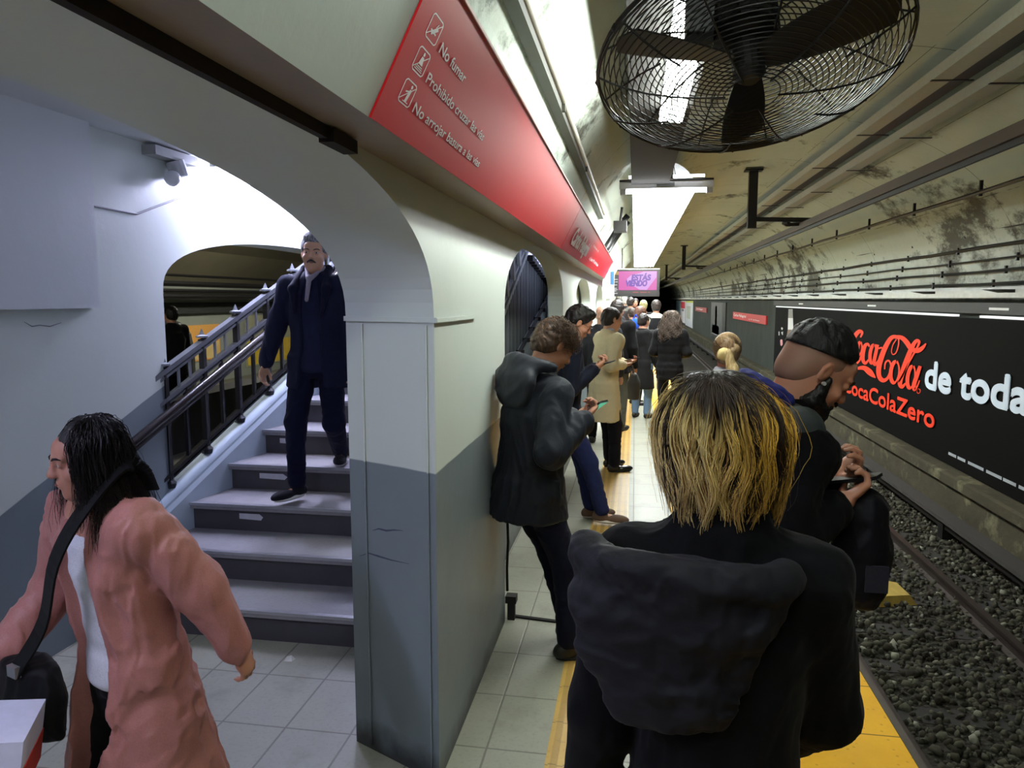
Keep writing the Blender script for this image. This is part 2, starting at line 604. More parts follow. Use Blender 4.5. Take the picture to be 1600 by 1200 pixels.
g.prism([(4.3, -1.3), (4.3, -0.74), (4.2, -0.70), (4.2, -0.58), (4.24, -0.56), (4.5, -0.56), (4.5, -1.3)], Y_NEAR, Y_FAR, 'y')
struct(g.build('trim_plinth', M_STAINED))
# far end of the station and the end behind the photographer
M_DARKEND = plain((0.05, 0.05, 0.055), 0.9)
g = G(); g.box(-1.0, 4.8, Y_FAR, Y_FAR + 0.2, -1.4, 4.2)
struct(g.build('wall_back', M_DARKEND))
g = G(); g.box(-3.3, 4.8, Y_NEAR - 0.2, Y_NEAR, -1.4, 4.2)
struct(g.build('wall_front', plain((0.4, 0.4, 0.38), 0.9)))

# stair hall
arch_wall('wall_hall', -2.85, -3.15, Y_NEAR, 11.0, 5.0,
          [dict(yc=6.2, af=2.07, ab=2.0, zs=1.82, zc=2.215, p=2.6, sill=0.62)], M_WALL_STAIR)
g = G(); g.box(-2.9, -0.9, 10.8, 11.0, 0, 5.0)
struct(g.build('wall_hall_end', M_PLAIN_WALL))
g = G()
g.quad((-2.9, Y_NEAR, 2.69), (-0.9, Y_NEAR, 2.69), (-0.9, 5.3, 2.69), (-2.9, 5.3, 2.69))
g.quad((-2.9, 5.3, 2.69), (-0.9, 5.3, 2.69), (-0.9, 8.3, 4.4), (-2.9, 8.3, 4.4))
g.quad((-2.9, 8.3, 4.4), (-0.9, 8.3, 4.4), (-0.9, 11, 4.4), (-2.9, 11, 4.4))
struct(g.build('ceiling_hall', M_PLAIN_WALL, fix=False))
g = G(); g.box(-0.93, -0.83, Y_NEAR, 11.0, 2.4, 5.0)
struct(g.build('wall_hall_upper', M_PLAIN_WALL))
# raised plaster box on the hall wall
g = G()
g.box(-2.86, -2.80, 0.6, 3.52, 1.735, 2.27)
g.box(-2.86, -2.80, 0.6, 3.52, 2.27, 2.69)
struct(g.build('wall_hall_panel', M_PLAIN_WALL))
g = G()
g.tube([(-2.845, 3.50, 2.275), (-2.845, 3.92, 2.27), (-2.845, 4.95, 2.63)], 0.006, 6)
struct(g.build('trim_conduit', plain((0.62, 0.62, 0.64), 0.6)))

# ------------------------------------------------------------------ the staircase
def rail_x(y):
    return min(-2.73 + 0.17 * (y - 4.16), -2.45)


def nose_z(y):
    return 0.17 + 0.472 * (y - 3.40)


M_TREAD = mat_tiles('stair_tread', (0.47, 0.46, 0.47), (0.60, 0.59, 0.60), 5, 5, rough=0.45, dirt=0.5)
M_RISER = plain((0.25, 0.24, 0.26), 0.6, scale=12, var=0.25)
st = empty('staircase', (-1.9, 3.4, 0))
tag(st, 'grey staircase with metal edged steps rising behind the arch pillar', 'staircase')
inv = Vector((1.9, -3.4, 0))
for n in range(12):
    y, z = 3.40 + 0.36 * n, 0.17 * (n + 1)
    xa, xb = rail_x(y) - 0.03, rail_x(y + 0.4) - 0.03
    g = G()
    g.add([Vector(p) + inv for p in ((xa, y, z - 0.035), (-1.15, y, z - 0.035), (-1.15, y + 0.40, z - 0.035), (xb, y + 0.40, z - 0.035),
                                     (xa, y, z), (-1.15, y, z), (-1.15, y + 0.40, z), (xb, y + 0.40, z))],
          [(0, 3, 2, 1), (4, 5, 6, 7), (0, 1, 5, 4), (1, 2, 6, 5), (2, 3, 7, 6), (3, 0, 4, 7)])
    tr = g.build('tread', M_TREAD, st)
    g = G(); g.add([Vector(p) + inv for p in ((xa, y + 0.03, z - 0.17), (-1.15, y + 0.03, z - 0.17), (-1.15, y + 0.05, z - 0.17), (xb, y + 0.05, z - 0.17),
                                              (xa, y + 0.03, z - 0.034), (-1.15, y + 0.03, z - 0.034), (-1.15, y + 0.05, z - 0.034), (xb, y + 0.05, z - 0.034))],
                   [(0, 3, 2, 1), (4, 5, 6, 7), (0, 1, 5, 4), (1, 2, 6, 5), (2, 3, 7, 6), (3, 0, 4, 7)])
    g.build('riser', M_RISER, st)
    g = G(); g.add([Vector(p) + inv for p in ((xa, y - 0.008, z - 0.012), (-1.15, y - 0.008, z - 0.012), (-1.15, y + 0.022, z - 0.012), (xa, y + 0.022, z - 0.012),
                                              (xa, y - 0.008, z + 0.004), (-1.15, y - 0.008, z + 0.004), (-1.15, y + 0.022, z + 0.004), (xa, y + 0.022, z + 0.004))],
                   [(0, 3, 2, 1), (4, 5, 6, 7), (0, 1, 5, 4), (1, 2, 6, 5), (2, 3, 7, 6), (3, 0, 4, 7)])
    nn = g.build('nosing', plain((0.70, 0.70, 0.72), 0.3, 0.7), tr)
for n, x0, w in ((2, -2.42, 0.16), (3, -2.47, 0.20), (4, -2.50, 0.15)):
    y, z = 3.40 + 0.36 * n + 0.028, 0.17 * (n + 1) - 0.06
    g = G()
    g.add([Vector(p) + inv for p in ((x0, y, z - 0.035), (x0 + w * 0.9, y, z - 0.04), (x0 + w, y, z - 0.02), (x0 + w * 0.85, y, z), (x0, y, z))], [(0, 1, 2, 3, 4)])
    g.build('torn_sticker', plain((0.80, 0.80, 0.82), 0.7), st)
g = G()   # landing and stepped side walls
g.box(-2.9 + 1.9, -1.15 + 1.9, 7.75 - 3.4, 10.9 - 3.4, 1.9, 2.03)
g.build('landing', M_TREAD, st)
g = G()
ya, yb = 7.2, 9.8
g.add([Vector(p) + inv for p in ((-1.12, ya, 0), (-1.12, yb, 0), (-1.12, yb, 1.90), (-1.12, ya, 1.32), (-1.08, ya, 0), (-1.08, yb, 0), (-1.08, yb, 1.90), (-1.08, ya, 1.32))],
      [(0, 1, 2, 3), (7, 6, 5, 4), (0, 4, 5, 1), (1, 5, 6, 2), (2, 6, 7, 3), (3, 7, 4, 0)])
g.build('side_wall', M_PLAIN_WALL, st)
# sloping light blue kerb carrying the balustrade
g = G()
Y0c, Y1c = 3.30, 8.0
yy = [Y0c, 4.2, 5.0, 5.8, 8.0]
for ya, yb in zip(yy[:-1], yy[1:]):
    pts = []
    for y in (ya, yb):
        x, z = rail_x(y), nose_z(y)
        pts.append([(x, y, z - 0.45), (x, y, z + 0.06), (x - 0.02, y, z + 0.085), (x - 0.02, y, z + 0.10), (x - 0.24, y, z + 0.10), (x - 0.24, y, z - 0.45)])
    vs = [Vector(p) + inv for q in pts for p in q]
    g.add(vs, [(i, (i + 1) % 6, (i + 1) % 6 + 6, i + 6) for i in range(6)] + [(0, 5, 4, 3, 2, 1), (6, 7, 8, 9, 10, 11)])
g.build('kerb', plain((0.76, 0.82, 0.86), 0.5, scale=6), st)

# balustrade
bal = empty('balustrade', (-2.85, 3.4, 0))
tag(bal, 'dark iron stair balustrade with spiked finials and dark handrail', 'railing')
M_IRON = plain((0.46, 0.47, 0.49), 0.4, 0.3)
M_IRONB = plain((0.10, 0.095, 0.10), 0.45, 0.5)
bi = Vector((2.85, -3.4, 0))


def rp(y, h, dx=-0.12):
    return Vector((rail_x(y) + dx, y, nose_z(y) + h)) + bi


for name, h, w, hh, mt, dx in (('top_rail', 0.84, 0.05, 0.03, M_IRON, -0.12), ('upper_rail', 0.80, 0.035, 0.015, M_IRON, -0.12),
                               ('middle_rail', 0.66, 0.04, 0.025, M_IRON, -0.12), ('middle_rail', 0.625, 0.02, 0.012, M_IRON, -0.12), ('bottom_rail', 0.19, 0.04, 0.02, M_IRONB, -0.12),
                               ('bottom_rail', 0.155, 0.03, 0.012, M_IRONB, -0.12)):
    g = G()
    for ya, yb in ((3.35, 5.8), (5.8, 8.0)):
        g.bar(rp(ya, h, dx), rp(yb, h, dx), w, hh)
    g.build(name, mt, bal)
g = G()
g.tube([rp(3.2, 0.60, -0.04), rp(3.3, 0.62, -0.04), rp(5.8, 0.62, -0.04), rp(8.0, 0.62, -0.04)], 0.027, 10)
g.bar(rp(3.3, 0.575, -0.05), rp(5.8, 0.575, -0.05), 0.03, 0.03)
g.build('handrail', plain((0.15, 0.12, 0.11), 0.25, 0.0, 0.6), bal, smooth=True)
y = 3.45
k = 0
while y < 8.0:
    if k % 2 == 0:
        g = G()
        g.bar(rp(y, 0.10), rp(y, 0.86), 0.035, 0.035, up=(0, 1, 0))
        p = rp(y, 0.10)
        g.tube([p, p + Vector((0, 0, 0.03)), p + Vector((0, 0, 0.05)), p + Vector((0, 0, 0.10))], [0.035, 0.04, 0.022, 0.018], 8)
        po = g.build('post', M_IRONB, bal)
        g = G(); p = rp(y, 0.87)
        g.tube([p, p + Vector((0, 0, 0.012)), p + Vector((0, 0, 0.02)), p + Vector((0, 0, 0.06))], [0.045, 0.045, 0.02, 0.002], 4)
        g.build('finial', plain((0.62, 0.64, 0.66), 0.3, 0.6), po)
    else:
        g = G(); g.bar(rp(y, 0.15), rp(y, 0.64), 0.022, 0.022, up=(0, 1, 0)); g.build('baluster', M_IRONB, bal)
        for q in (-0.05, 0.05):
            g = G(); g.bar(rp(y + q, 0.67), rp(y + q, 0.79), 0.014, 0.014, up=(0, 1, 0)); g.build('baluster', M_IRON, bal)
    y += 0.165
    k += 1

# barred screen on the far side of the stairs, seen through the second arch
sc_ = empty('stair_screen', (-1.1, 8.0, 0))
tag(sc_, 'grey barred metal screen seen through the second arch beside the stairs', 'screen')
si = Vector((1.1, -8.0, 0))


def scp(y, z, dx=0.0):
    return Vector((-1.1 + dx, y, z)) + si


yb = 4.25
k = 0
while yb < 9.6:
    z0 = 1.36 + (yb - 7.2) * 0.224 if yb > 7.2 else 0.45
    z1 = 2.18 - (yb - 7.5) * 0.136 if yb > 7.5 else 2.34
    if z1 - z0 > 0.04:
        g = G(); g.bar(scp(yb, z0), scp(yb, z1), 0.030, 0.05 + 0.02 * (k % 3 == 0), up=(0, 1, 0))
        g.build('bar', plain((0.44, 0.46, 0.49) if k % 2 else (0.33, 0.35, 0.38), 0.45, 0.3, var=0.2, scale=4), sc_)
    yb += 0.10
    k += 1
g = G()
g.add([scp(4.2, 0.45, -0.04), scp(7.2, 0.45, -0.04), scp(7.2, 1.32, -0.04), scp(9.6, 1.87, -0.04), scp(7.5, 2.2, -0.04), scp(7.5, 2.36, -0.04), scp(4.2, 2.36, -0.04)], [(0, 1, 2, 3, 4, 5, 6)])
g.build('backing_sheet', plain((0.20, 0.21, 0.23), 0.6), sc_)
g = G()
for k in range(13):
    y = 7.5 + k * 0.165
    z = 2.20 - (y - 7.5) * 0.136
    g.bar(scp(y, z, 0.02), scp(y + 0.165, z, 0.02), 0.10, 0.06)
g.build('stepped_edge', plain((0.10, 0.10, 0.11), 0.7), sc_)
g = G(); g.bar(scp(6.4, 1.15, 0.05), scp(9.75, 1.90, 0.05), 0.04, 0.16, up=(0, 0, 1)); g.build('stringer', plain((0.70, 0.73, 0.75), 0.4), sc_)
g = G(); g.bar(scp(6.4, 1.27, 0.08), scp(9.75, 2.02, 0.08), 0.03, 0.025); g.build('rail', M_DARKMETAL, sc_)
for k in range(8):
    y = 6.6 + k * 0.4
    z = 1.15 + (y - 6.4) * 0.224
    g = G(); g.tube([scp(y, z + 0.09, 0.08), scp(y, z + 0.13, 0.08)], 0.04, 10); g.build('fitting', M_DARKMETAL, sc_)
for (o_, w_) in ((0.0, 0.045), (0.09, 0.02)):
    g = G(); g.bar(scp(5.6, 1.52 + o_, 0.04), scp(7.4, 2.30 + o_, 0.04), 0.03, w_); g.build('diagonal_rail', plain((0.55, 0.57, 0.59), 0.35, 0.4), sc_)
for k in range(5):
    g = G(); g.bar(scp(5.75 + k * 0.33, 1.66 + k * 0.143, 0.05), scp(5.70 + k * 0.33, 1.84 + k * 0.143, 0.05), 0.03, 0.09, up=(0, 1, 0)); g.build('plate', plain((0.62, 0.64, 0.66), 0.4), sc_)

# ------------------------------------------------------------------ the hall beyond the window arch
g = G(); g.box(-13, -3.3, Y_NEAR, 30, -0.2, 0.0)
struct(g.build('floor_beyond', plain((0.35, 0.34, 0.30), 0.6)))
g = G(); g.box(-9.2, -9.0, Y_NEAR, 40, -0.2, 2.1)
struct(g.build('wall_beyond', plain((0.52, 0.54, 0.50), 0.8, scale=2)))
g = G()
pf = [(-9.2, 2.1), (-8.6, 2.75), (-7.5, 3.3), (-6.2, 3.55), (-4.8, 3.3), (-3.8, 2.8), (-3.1, 2.3)]
for (xa, za), (xb_, zb) in zip(pf[:-1], pf[1:]):
    g.quad((xa, Y_NEAR, za), (xa, 40, za), (xb_, 40, zb), (xb_, Y_NEAR, zb))
struct(g.build('ceiling_beyond', plain((0.42, 0.40, 0.32), 0.9, scale=3), smooth=True, fix=False))
g = G(); g.box(-13, -3.1, 39.9, 40.1, -0.2, 5)
struct(g.build('wall_beyond_end', M_DARKEND))
for (dz, r, lb) in ((0.46, 0.03, 'thin dark pipe highest along the vault beyond the window arch'), (0.30, 0.06, 'thick dark pipe along the wall beyond the window arch'),
                    (0.17, 0.04, 'middle dark pipe along the wall beyond the window arch'), (0.06, 0.05, 'lowest dark pipe along the wall beyond the window arch')):
    g = G(); g.tube([(-8.6, Y_NEAR, CAM_H + dz), (-8.6, 38, CAM_H + dz)], r, 6)
    tag(g.build('pipe', M_BLACKMETAL), lb, 'pipe')
g = G(); g.box(-9.0, -8.9, Y_NEAR, 39, 1.50, 1.72)
struct(g.build('trim_dark_band', plain((0.12, 0.14, 0.13), 0.7)))


def poster_beyond(y0, y1, z0, z1, col, label, col2=None):
    e = empty('poster', (-8.985, (y0 + y1) / 2, z0))
    w = (y1 - y0) / 2
    g = G(); g.box(-0.01, 0.01, -w, w, 0, z1 - z0); g.build('sheet', plain(col, 0.6), e)
    if col2:
        g = G(); g.box(0.01, 0.014, -w * 0.96, w * 0.96, 0.03, (z1 - z0) * 0.5); g.build('printed_block', plain(col2, 0.6, var=0.3, scale=4), e)
    tag(e, label, 'poster')


poster_beyond(16.0, 19.0, 0.2, 1.40, (0.62, 0.62, 0.50), 'yellow and cream poster beyond the window arch', (0.85, 0.72, 0.15))
poster_beyond(12.6, 14.9, 0.5, 1.25, (0.85, 0.62, 0.30), 'orange poster low on the wall beyond the window arch', (0.80, 0.70, 0.45))
g = G(); g.tube([(0, 0, 0), (0, 0, 1.0), (0, 0, 1.25), (0, 0, 1.42), (0, 0, 1.52), (0, 0, 1.56)], [0.62, 0.62, 0.58, 0.45, 0.25, 0.03], 28)
tag(g.build('kiosk', plain((0.10, 0.12, 0.115), 0.5), smooth=False, loc=(-7.3, 10.2, 0)), 'dark domed booth in the hall beyond the window arch', 'kiosk')
g = G(); g.box(-0.2, 0.2, -2.6, 2.6, 0, 0.62)
tag(g.build('counter', plain((0.09, 0.085, 0.085), 0.7), loc=(-5.4, 9.0, 0)), 'long low dark counter beyond the window arch', 'counter')


# ================================================================== PLATFORM FURNISHING
# tactile guide strip with raised bars, and the yellow edge paving
t = NT('ochre_tactile')
p = t.pos(); x, y, z = t.xyz(p)
n1 = t.noise(2.0, 6.0, 0.65); n2 = t.noise(40, 3.0)
c = t.mix(n1, lin((0.64, 0.50, 0.25)), lin((0.85, 0.70, 0.38)))
bars = t.math('FRACT', t.math('DIVIDE', t.math('ADD', x, 10.0 + 0.31), 0.058))
c = t.mix(t.math('MULTIPLY', t.ramp(t.math('ABSOLUTE', t.math('SUBTRACT', bars, 0.5)), 0.22, 0.3), 0.5), c, lin((0.55, 0.42, 0.20)))
fy = t.math('FRACT', t.math('DIVIDE', t.math('ADD', y, 40.0), 0.29))
j = t.ramp(t.math('ABSOLUTE', t.math('SUBTRACT', fy, 0.5)), 0.485, 0.495)
c = t.mix(t.math('MULTIPLY', j, 0.6), c, (0.05, 0.035, 0.012))
c = t.mix(t.math('MULTIPLY', t.ramp(n2, 0.55, 0.8), 0.3), c, (0.09, 0.07, 0.03))
M_OCHRE = t.out(c, 0.4, 0, 0.4)
g = G()
g.box(-0.31, -0.02, Y_NEAR, Y_FAR, -0.01, 0.003)
for k in range(5):
    xb_ = -0.31 + 0.029 + 0.058 * k
    g.box(xb_ - 0.016, xb_ + 0.016, Y_NEAR, 45, 0.0, 0.008)
tag(g.build('tactile_strip', M_OCHRE), 'ochre ribbed tactile strip running down the middle of the platform', 'tactile paving', kind='structure')
t = NT('yellow_edge')
p = t.pos(); x, y, z = t.xyz(p)
n1 = t.noise(3.0, 6.0, 0.7)
c = t.mix(n1, lin((0.80, 0.58, 0.12)), lin((0.93, 0.72, 0.16)))
fy = t.math('FRACT', t.math('DIVIDE', t.math('ADD', y, 40.16), 0.40))
j = t.ramp(t.math('ABSOLUTE', t.math('SUBTRACT', fy, 0.5)), 0.488, 0.495)
c = t.mix(t.math('MULTIPLY', j, 0.85), c, (0.05, 0.03, 0.005))
vo = t.n('ShaderNodeTexVoronoi', {'Vector': p, 'Scale': 26.0}).outputs['Distance']
c = t.mix(t.math('MULTIPLY', t.ramp(vo, 0.2, 0.1), 0.35), c, lin((0.45, 0.30, 0.03)))
t.bump(vo, 0.3, 0.004)
M_YEL = t.out(c, 0.55, 0, 0.3)
g = G(); g.box(0.33, EDGE_X - 0.03, Y_NEAR, Y_FAR, -0.01, 0.006)
tag(g.build('edge_paving', M_YEL), 'yellow dimpled warning paving along the platform edge', 'tactile paving', kind='structure')
g = G()
g.bar((-0.66, 3.93, 0.004), (-0.28, 3.88, 0.004), 0.025, 0.012)
struct(g.build('trim_floor_groove', plain((0.05, 0.045, 0.04), 0.9)))
cab = empty('wall_cable', (-0.67, 3.88, 0))
tag(cab, 'thin black cable and small box at the foot of the pillar', 'cable')
g = G(); g.tube([(0, 0, 0.62), (0.004, 0.005, 0.45), (-0.002, 0, 0.30), (0.0, 0, 0.17)], 0.008, 6); g.build('cable', M_BLACKMETAL, cab)
g = G(); g.box(-0.01, 0.05, -0.01, 0.05, 0.10, 0.14); g.box(0, 0.04, 0, 0.04, 0.0, 0.10); g.build('box', plain((0.13, 0.12, 0.11), 0.8), cab)
g = G(); g.add([(-0.02, -0.02, 0), (0.02, -0.015, 0), (0.025, 0.015, 0), (-0.01, 0.02, 0), (-0.01, -0.005, 0.02), (0.012, 0.0, 0.025)], [(0, 1, 2, 3), (0, 1, 5, 4), (1, 2, 5), (2, 3, 4, 5), (3, 0, 4)])
tag(g.build('paper_scrap', plain((0.85, 0.85, 0.83), 0.8), loc=(-1.66, 3.25, 0.001)), 'crumpled white paper scrap on the tiles before the stairs', 'litter')

# track: rails, third rail cover, ballast
for xr, lb in ((1.87, 'rusty running rail just below the platform edge'), (3.30, 'rusty running rail on the far side of the track')):
    g = G()
    g.prism([(xr - 0.06, -1.30), (xr + 0.06, -1.30), (xr + 0.06, -1.285), (xr + 0.01, -1.27), (xr + 0.01, -1.19), (xr + 0.035, -1.18), (xr + 0.035, -1.15),
             (xr - 0.035, -1.15), (xr - 0.035, -1.18), (xr - 0.01, -1.19), (xr - 0.01, -1.27), (xr - 0.06, -1.285)], Y_NEAR, Y_FAR, 'y')
    tag(g.build('rail', plain((0.19, 0.15, 0.13), 0.5, 0.4, scale=20, var=0.3)), lb, 'rail')
tr_ = empty('third_rail', (4.02, 0, -1.3))
tag(tr_, 'dark covered third rail at the foot of the far wall', 'rail')
g = G(); g.box(-0.11, 0.11, Y_NEAR, Y_FAR, 0.26, 0.31); g.box(0.08, 0.11, Y_NEAR, Y_FAR, 0.05, 0.27); g.build('cover', plain((0.17, 0.155, 0.14), 0.8, var=0.3), tr_)
g = G(); g.box(-0.03, 0.03, Y_NEAR, Y_FAR, 0.14, 0.22)
g.build('conductor', plain((0.12, 0.10, 0.09), 0.5, 0.4), tr_)
for k in range(22):
    g = G(); g.box(-0.05, 0.09, 3.2 * k - 6, 3.2 * k - 5.85, 0, 0.27); g.build('bracket', M_BLACKMETAL, tr_)
# sleepers, half buried
for k in range(26):
    y = 2.6 + 0.75 * k
    g = G(); g.box(-1.15, 1.15, -0.11, 0.11, -0.10, 0.012)
    o = g.build('sleeper', plain((0.115, 0.10, 0.09), 0.9, var=0.4, scale=10), loc=(2.585, y, -1.308))
    tag(o, 'dark half buried sleeper under the rails', 'sleeper', group='sleepers in the ballast')


def stones(n, region, smin, smax, seed):
    """scatter of irregular stones as one mesh"""
    r = np.random.default_rng(seed)
    ph = (1 + 5 ** 0.5) / 2
    base = np.array([(-1, ph, 0), (1, ph, 0), (-1, -ph, 0), (1, -ph, 0), (0, -1, ph), (0, 1, ph), (0, -1, -ph), (0, 1, -ph),
                     (ph, 0, -1), (ph, 0, 1), (-ph, 0, -1), (-ph, 0, 1)]) / 1.9
    fc = np.array([(0, 11, 5), (0, 5, 1), (0, 1, 7), (0, 7, 10), (0, 10, 11), (1, 5, 9), (5, 11, 4), (11, 10, 2), (10, 7, 6), (7, 1, 8),
                   (3, 9, 4), (3, 4, 2), (3, 2, 6), (3, 6, 8), (3, 8, 9), (4, 9, 5), (2, 4, 11), (6, 2, 10), (8, 6, 7), (9, 8, 1)])
    x0, x1, y0, y1, z = region
    u = r.random(n)
    yy = y0 + (y1 - y0) * u ** 1.6
    xx = r.uniform(x0, x1, n)
    sz = r.uniform(smin, smax, n) * (0.7 + 0.6 * r.random(n) ** 3)
    V = base[None] * (1 + r.uniform(-0.32, 0.32, (n, 12, 1))) * (sz[:, None, None] * r.uniform(0.6, 1.2, (n, 1, 3)))
    a = r.uniform(0, 2 * PI, n); b = r.uniform(-0.6, 0.6, n)
    ca, sa, cb, sb = np.cos(a), np.sin(a), np.cos(b), np.sin(b)
    X, Y, Z = V[..., 0], V[..., 1], V[..., 2]
    X, Z = X * cb[:, None] - Z * sb[:, None], X * sb[:, None] + Z * cb[:, None]
    X, Y = X * ca[:, None] - Y * sa[:, None], X * sa[:, None] + Y * ca[:, None]
    V = np.stack([X + xx[:, None], Y + yy[:, None], Z + z + sz[:, None] * 0.25], -1).reshape(-1, 3)
    F = (fc[None] + 12 * np.arange(n)[:, None, None]).reshape(-1, 3)
    me = bpy.data.meshes.new('stones')
    me.vertices.add(len(V)); me.vertices.foreach_set('co', V.astype('f').ravel())
    me.loops.add(F.size); me.loops.foreach_set('vertex_index', F.astype('i').ravel())
    me.polygons.add(len(F)); me.polygons.foreach_set('loop_start', np.arange(0, F.size, 3, dtype='i'))
    at = me.attributes.new('tone', 'FLOAT', 'POINT')
    at.data.foreach_set('value', np.repeat(r.random(n), 12).astype('f'))
    me.update(calc_edges=True)
    return me


t = NT('ballast_stone')
tone = t.n('ShaderNodeAttribute', attribute_name='tone').outputs['Fac']
c = t.mix(tone, lin((0.13, 0.12, 0.10)), lin((0.36, 0.36, 0.31)))
c = t.mix(t.math('MULTIPLY', t.noise(40.0, 4.0), 0.5), c, lin((0.22, 0.19, 0.15)))
c = t.mix(t.math('MULTIPLY', t.ramp(tone, 0.93, 0.99), 0.5), c, lin((0.66, 0.66, 0.60)))
M_STONE = t.out(c, 0.95, 0, 0.1)
me = stones(13000, (1.15, 4.25, 2.4, 14.0, -1.3), 0.018, 0.045, 5)
me.materials.append(M_STONE)
o = bpy.data.objects.new('ballast', me); COL.objects.link(o)
tag(o, 'grey ballast stones between the rails', 'ballast', kind='stuff')
g = G(); g.add([(-0.30, -0.22, 0), (0.25, -0.28, 0), (0.34, 0.06, 0), (0.05, 0.30, 0), (-0.28, 0.20, 0),
                (-0.24, -0.17, 0.09), (0.20, -0.22, 0.09), (0.27, 0.05, 0.10), (0.04, 0.23, 0.10), (-0.22, 0.16, 0.09)],
               [(4, 3, 2, 1, 0), (5, 6, 7, 8, 9), (0, 1, 6, 5), (1, 2, 7, 6), (2, 3, 8, 7), (3, 4, 9, 8), (4, 0, 5, 9)])
o = g.build('track_slab', plain((0.62, 0.52, 0.22), 0.9, var=0.35, scale=14), loc=(2.55, 7.9, -1.29), rot=(0.05, 0, 0.4))
tag(o, 'faded yellow concrete block lying between the rails', 'block')

# ------------------------------------------------------------------ red fascia sign
FU = Vector((0.15, 0, 0.295)).normalized()
FR = Vector((0, 1, 0))
FN = FR.cross(FU)


def fas(y, v, d=0.0):
    return Vector((BX0, y, BZ0)) + FU * v + FN * d


t = NT('red_sign')
M_RED = t.out(t.mix(t.noise(2.0, 2.0), lin((0.70, 0.08, 0.11)), lin((0.76, 0.10, 0.13))), 0.36, 0, 0.2)
M_SIGNWHITE = plain((0.93, 0.90, 0.90), 0.5, var=0.03)
M_EDGE = plain((0.86, 0.72, 0.70), 0.4)


def sign_board(y0, y1, label):
    e = empty('sign_board', fas(y0, 0, 0.0))
    inv = -Vector(fas(y0, 0, 0.0))
    g = G()
    P = [fas(y0, 0.0, 0.002), fas(y1, 0.0, 0.002), fas(y1, 0.333, 0.002), fas(y0, 0.333, 0.002), fas(y0, 0.0, 0.007), fas(y1, 0.0, 0.007), fas(y1, 0.333, 0.007), fas(y0, 0.333, 0.007)]
    g.add([q + inv for q in P], [(0, 3, 2, 1), (4, 5, 6, 7), (0, 1, 5, 4), (1, 2, 6, 5), (2, 3, 7, 6), (3, 0, 4, 7)])
    g.build('panel', M_RED, e)
    g = G(); g.bar(fas(y0, 0.336, 0.006) + inv, fas(y1, 0.336, 0.006) + inv, 0.012, 0.006, up=FU); g.build('edge_strip', M_EDGE, e)
    tag(e, label, 'sign')
    return e, inv


def fas_text(e, inv, s, y0, y1, v, cap, off=0.0):
    o = text_part(s, y1 - y0, cap, M_SIGNWHITE, e, fas(y0, v, 0.0074) + inv, FR, FU, offset=off)
    return o


def fas_poly(g, inv, pts, d=0.0074):
    g.add([fas(y, v, d) + inv for y, v in pts], [tuple(range(len(pts)))])


def fas_line(g, inv, a, b, w, d=0.0074):
    (ya, va), (yb, vb) = a, b
    k = 1.5   # strokes run 1.5 times wider along the wall, as on the sign
    dx, dy = (yb - ya) / k, vb - va
    L = math.hypot(dx, dy) or 1
    nx, ny = -dy / L * w / 2, dx / L * w / 2
    fas_poly(g, inv, [(ya + nx * k, va + ny), (yb + nx * k, vb + ny), (yb - nx * k, vb - ny), (ya - nx * k, va - ny)], d)


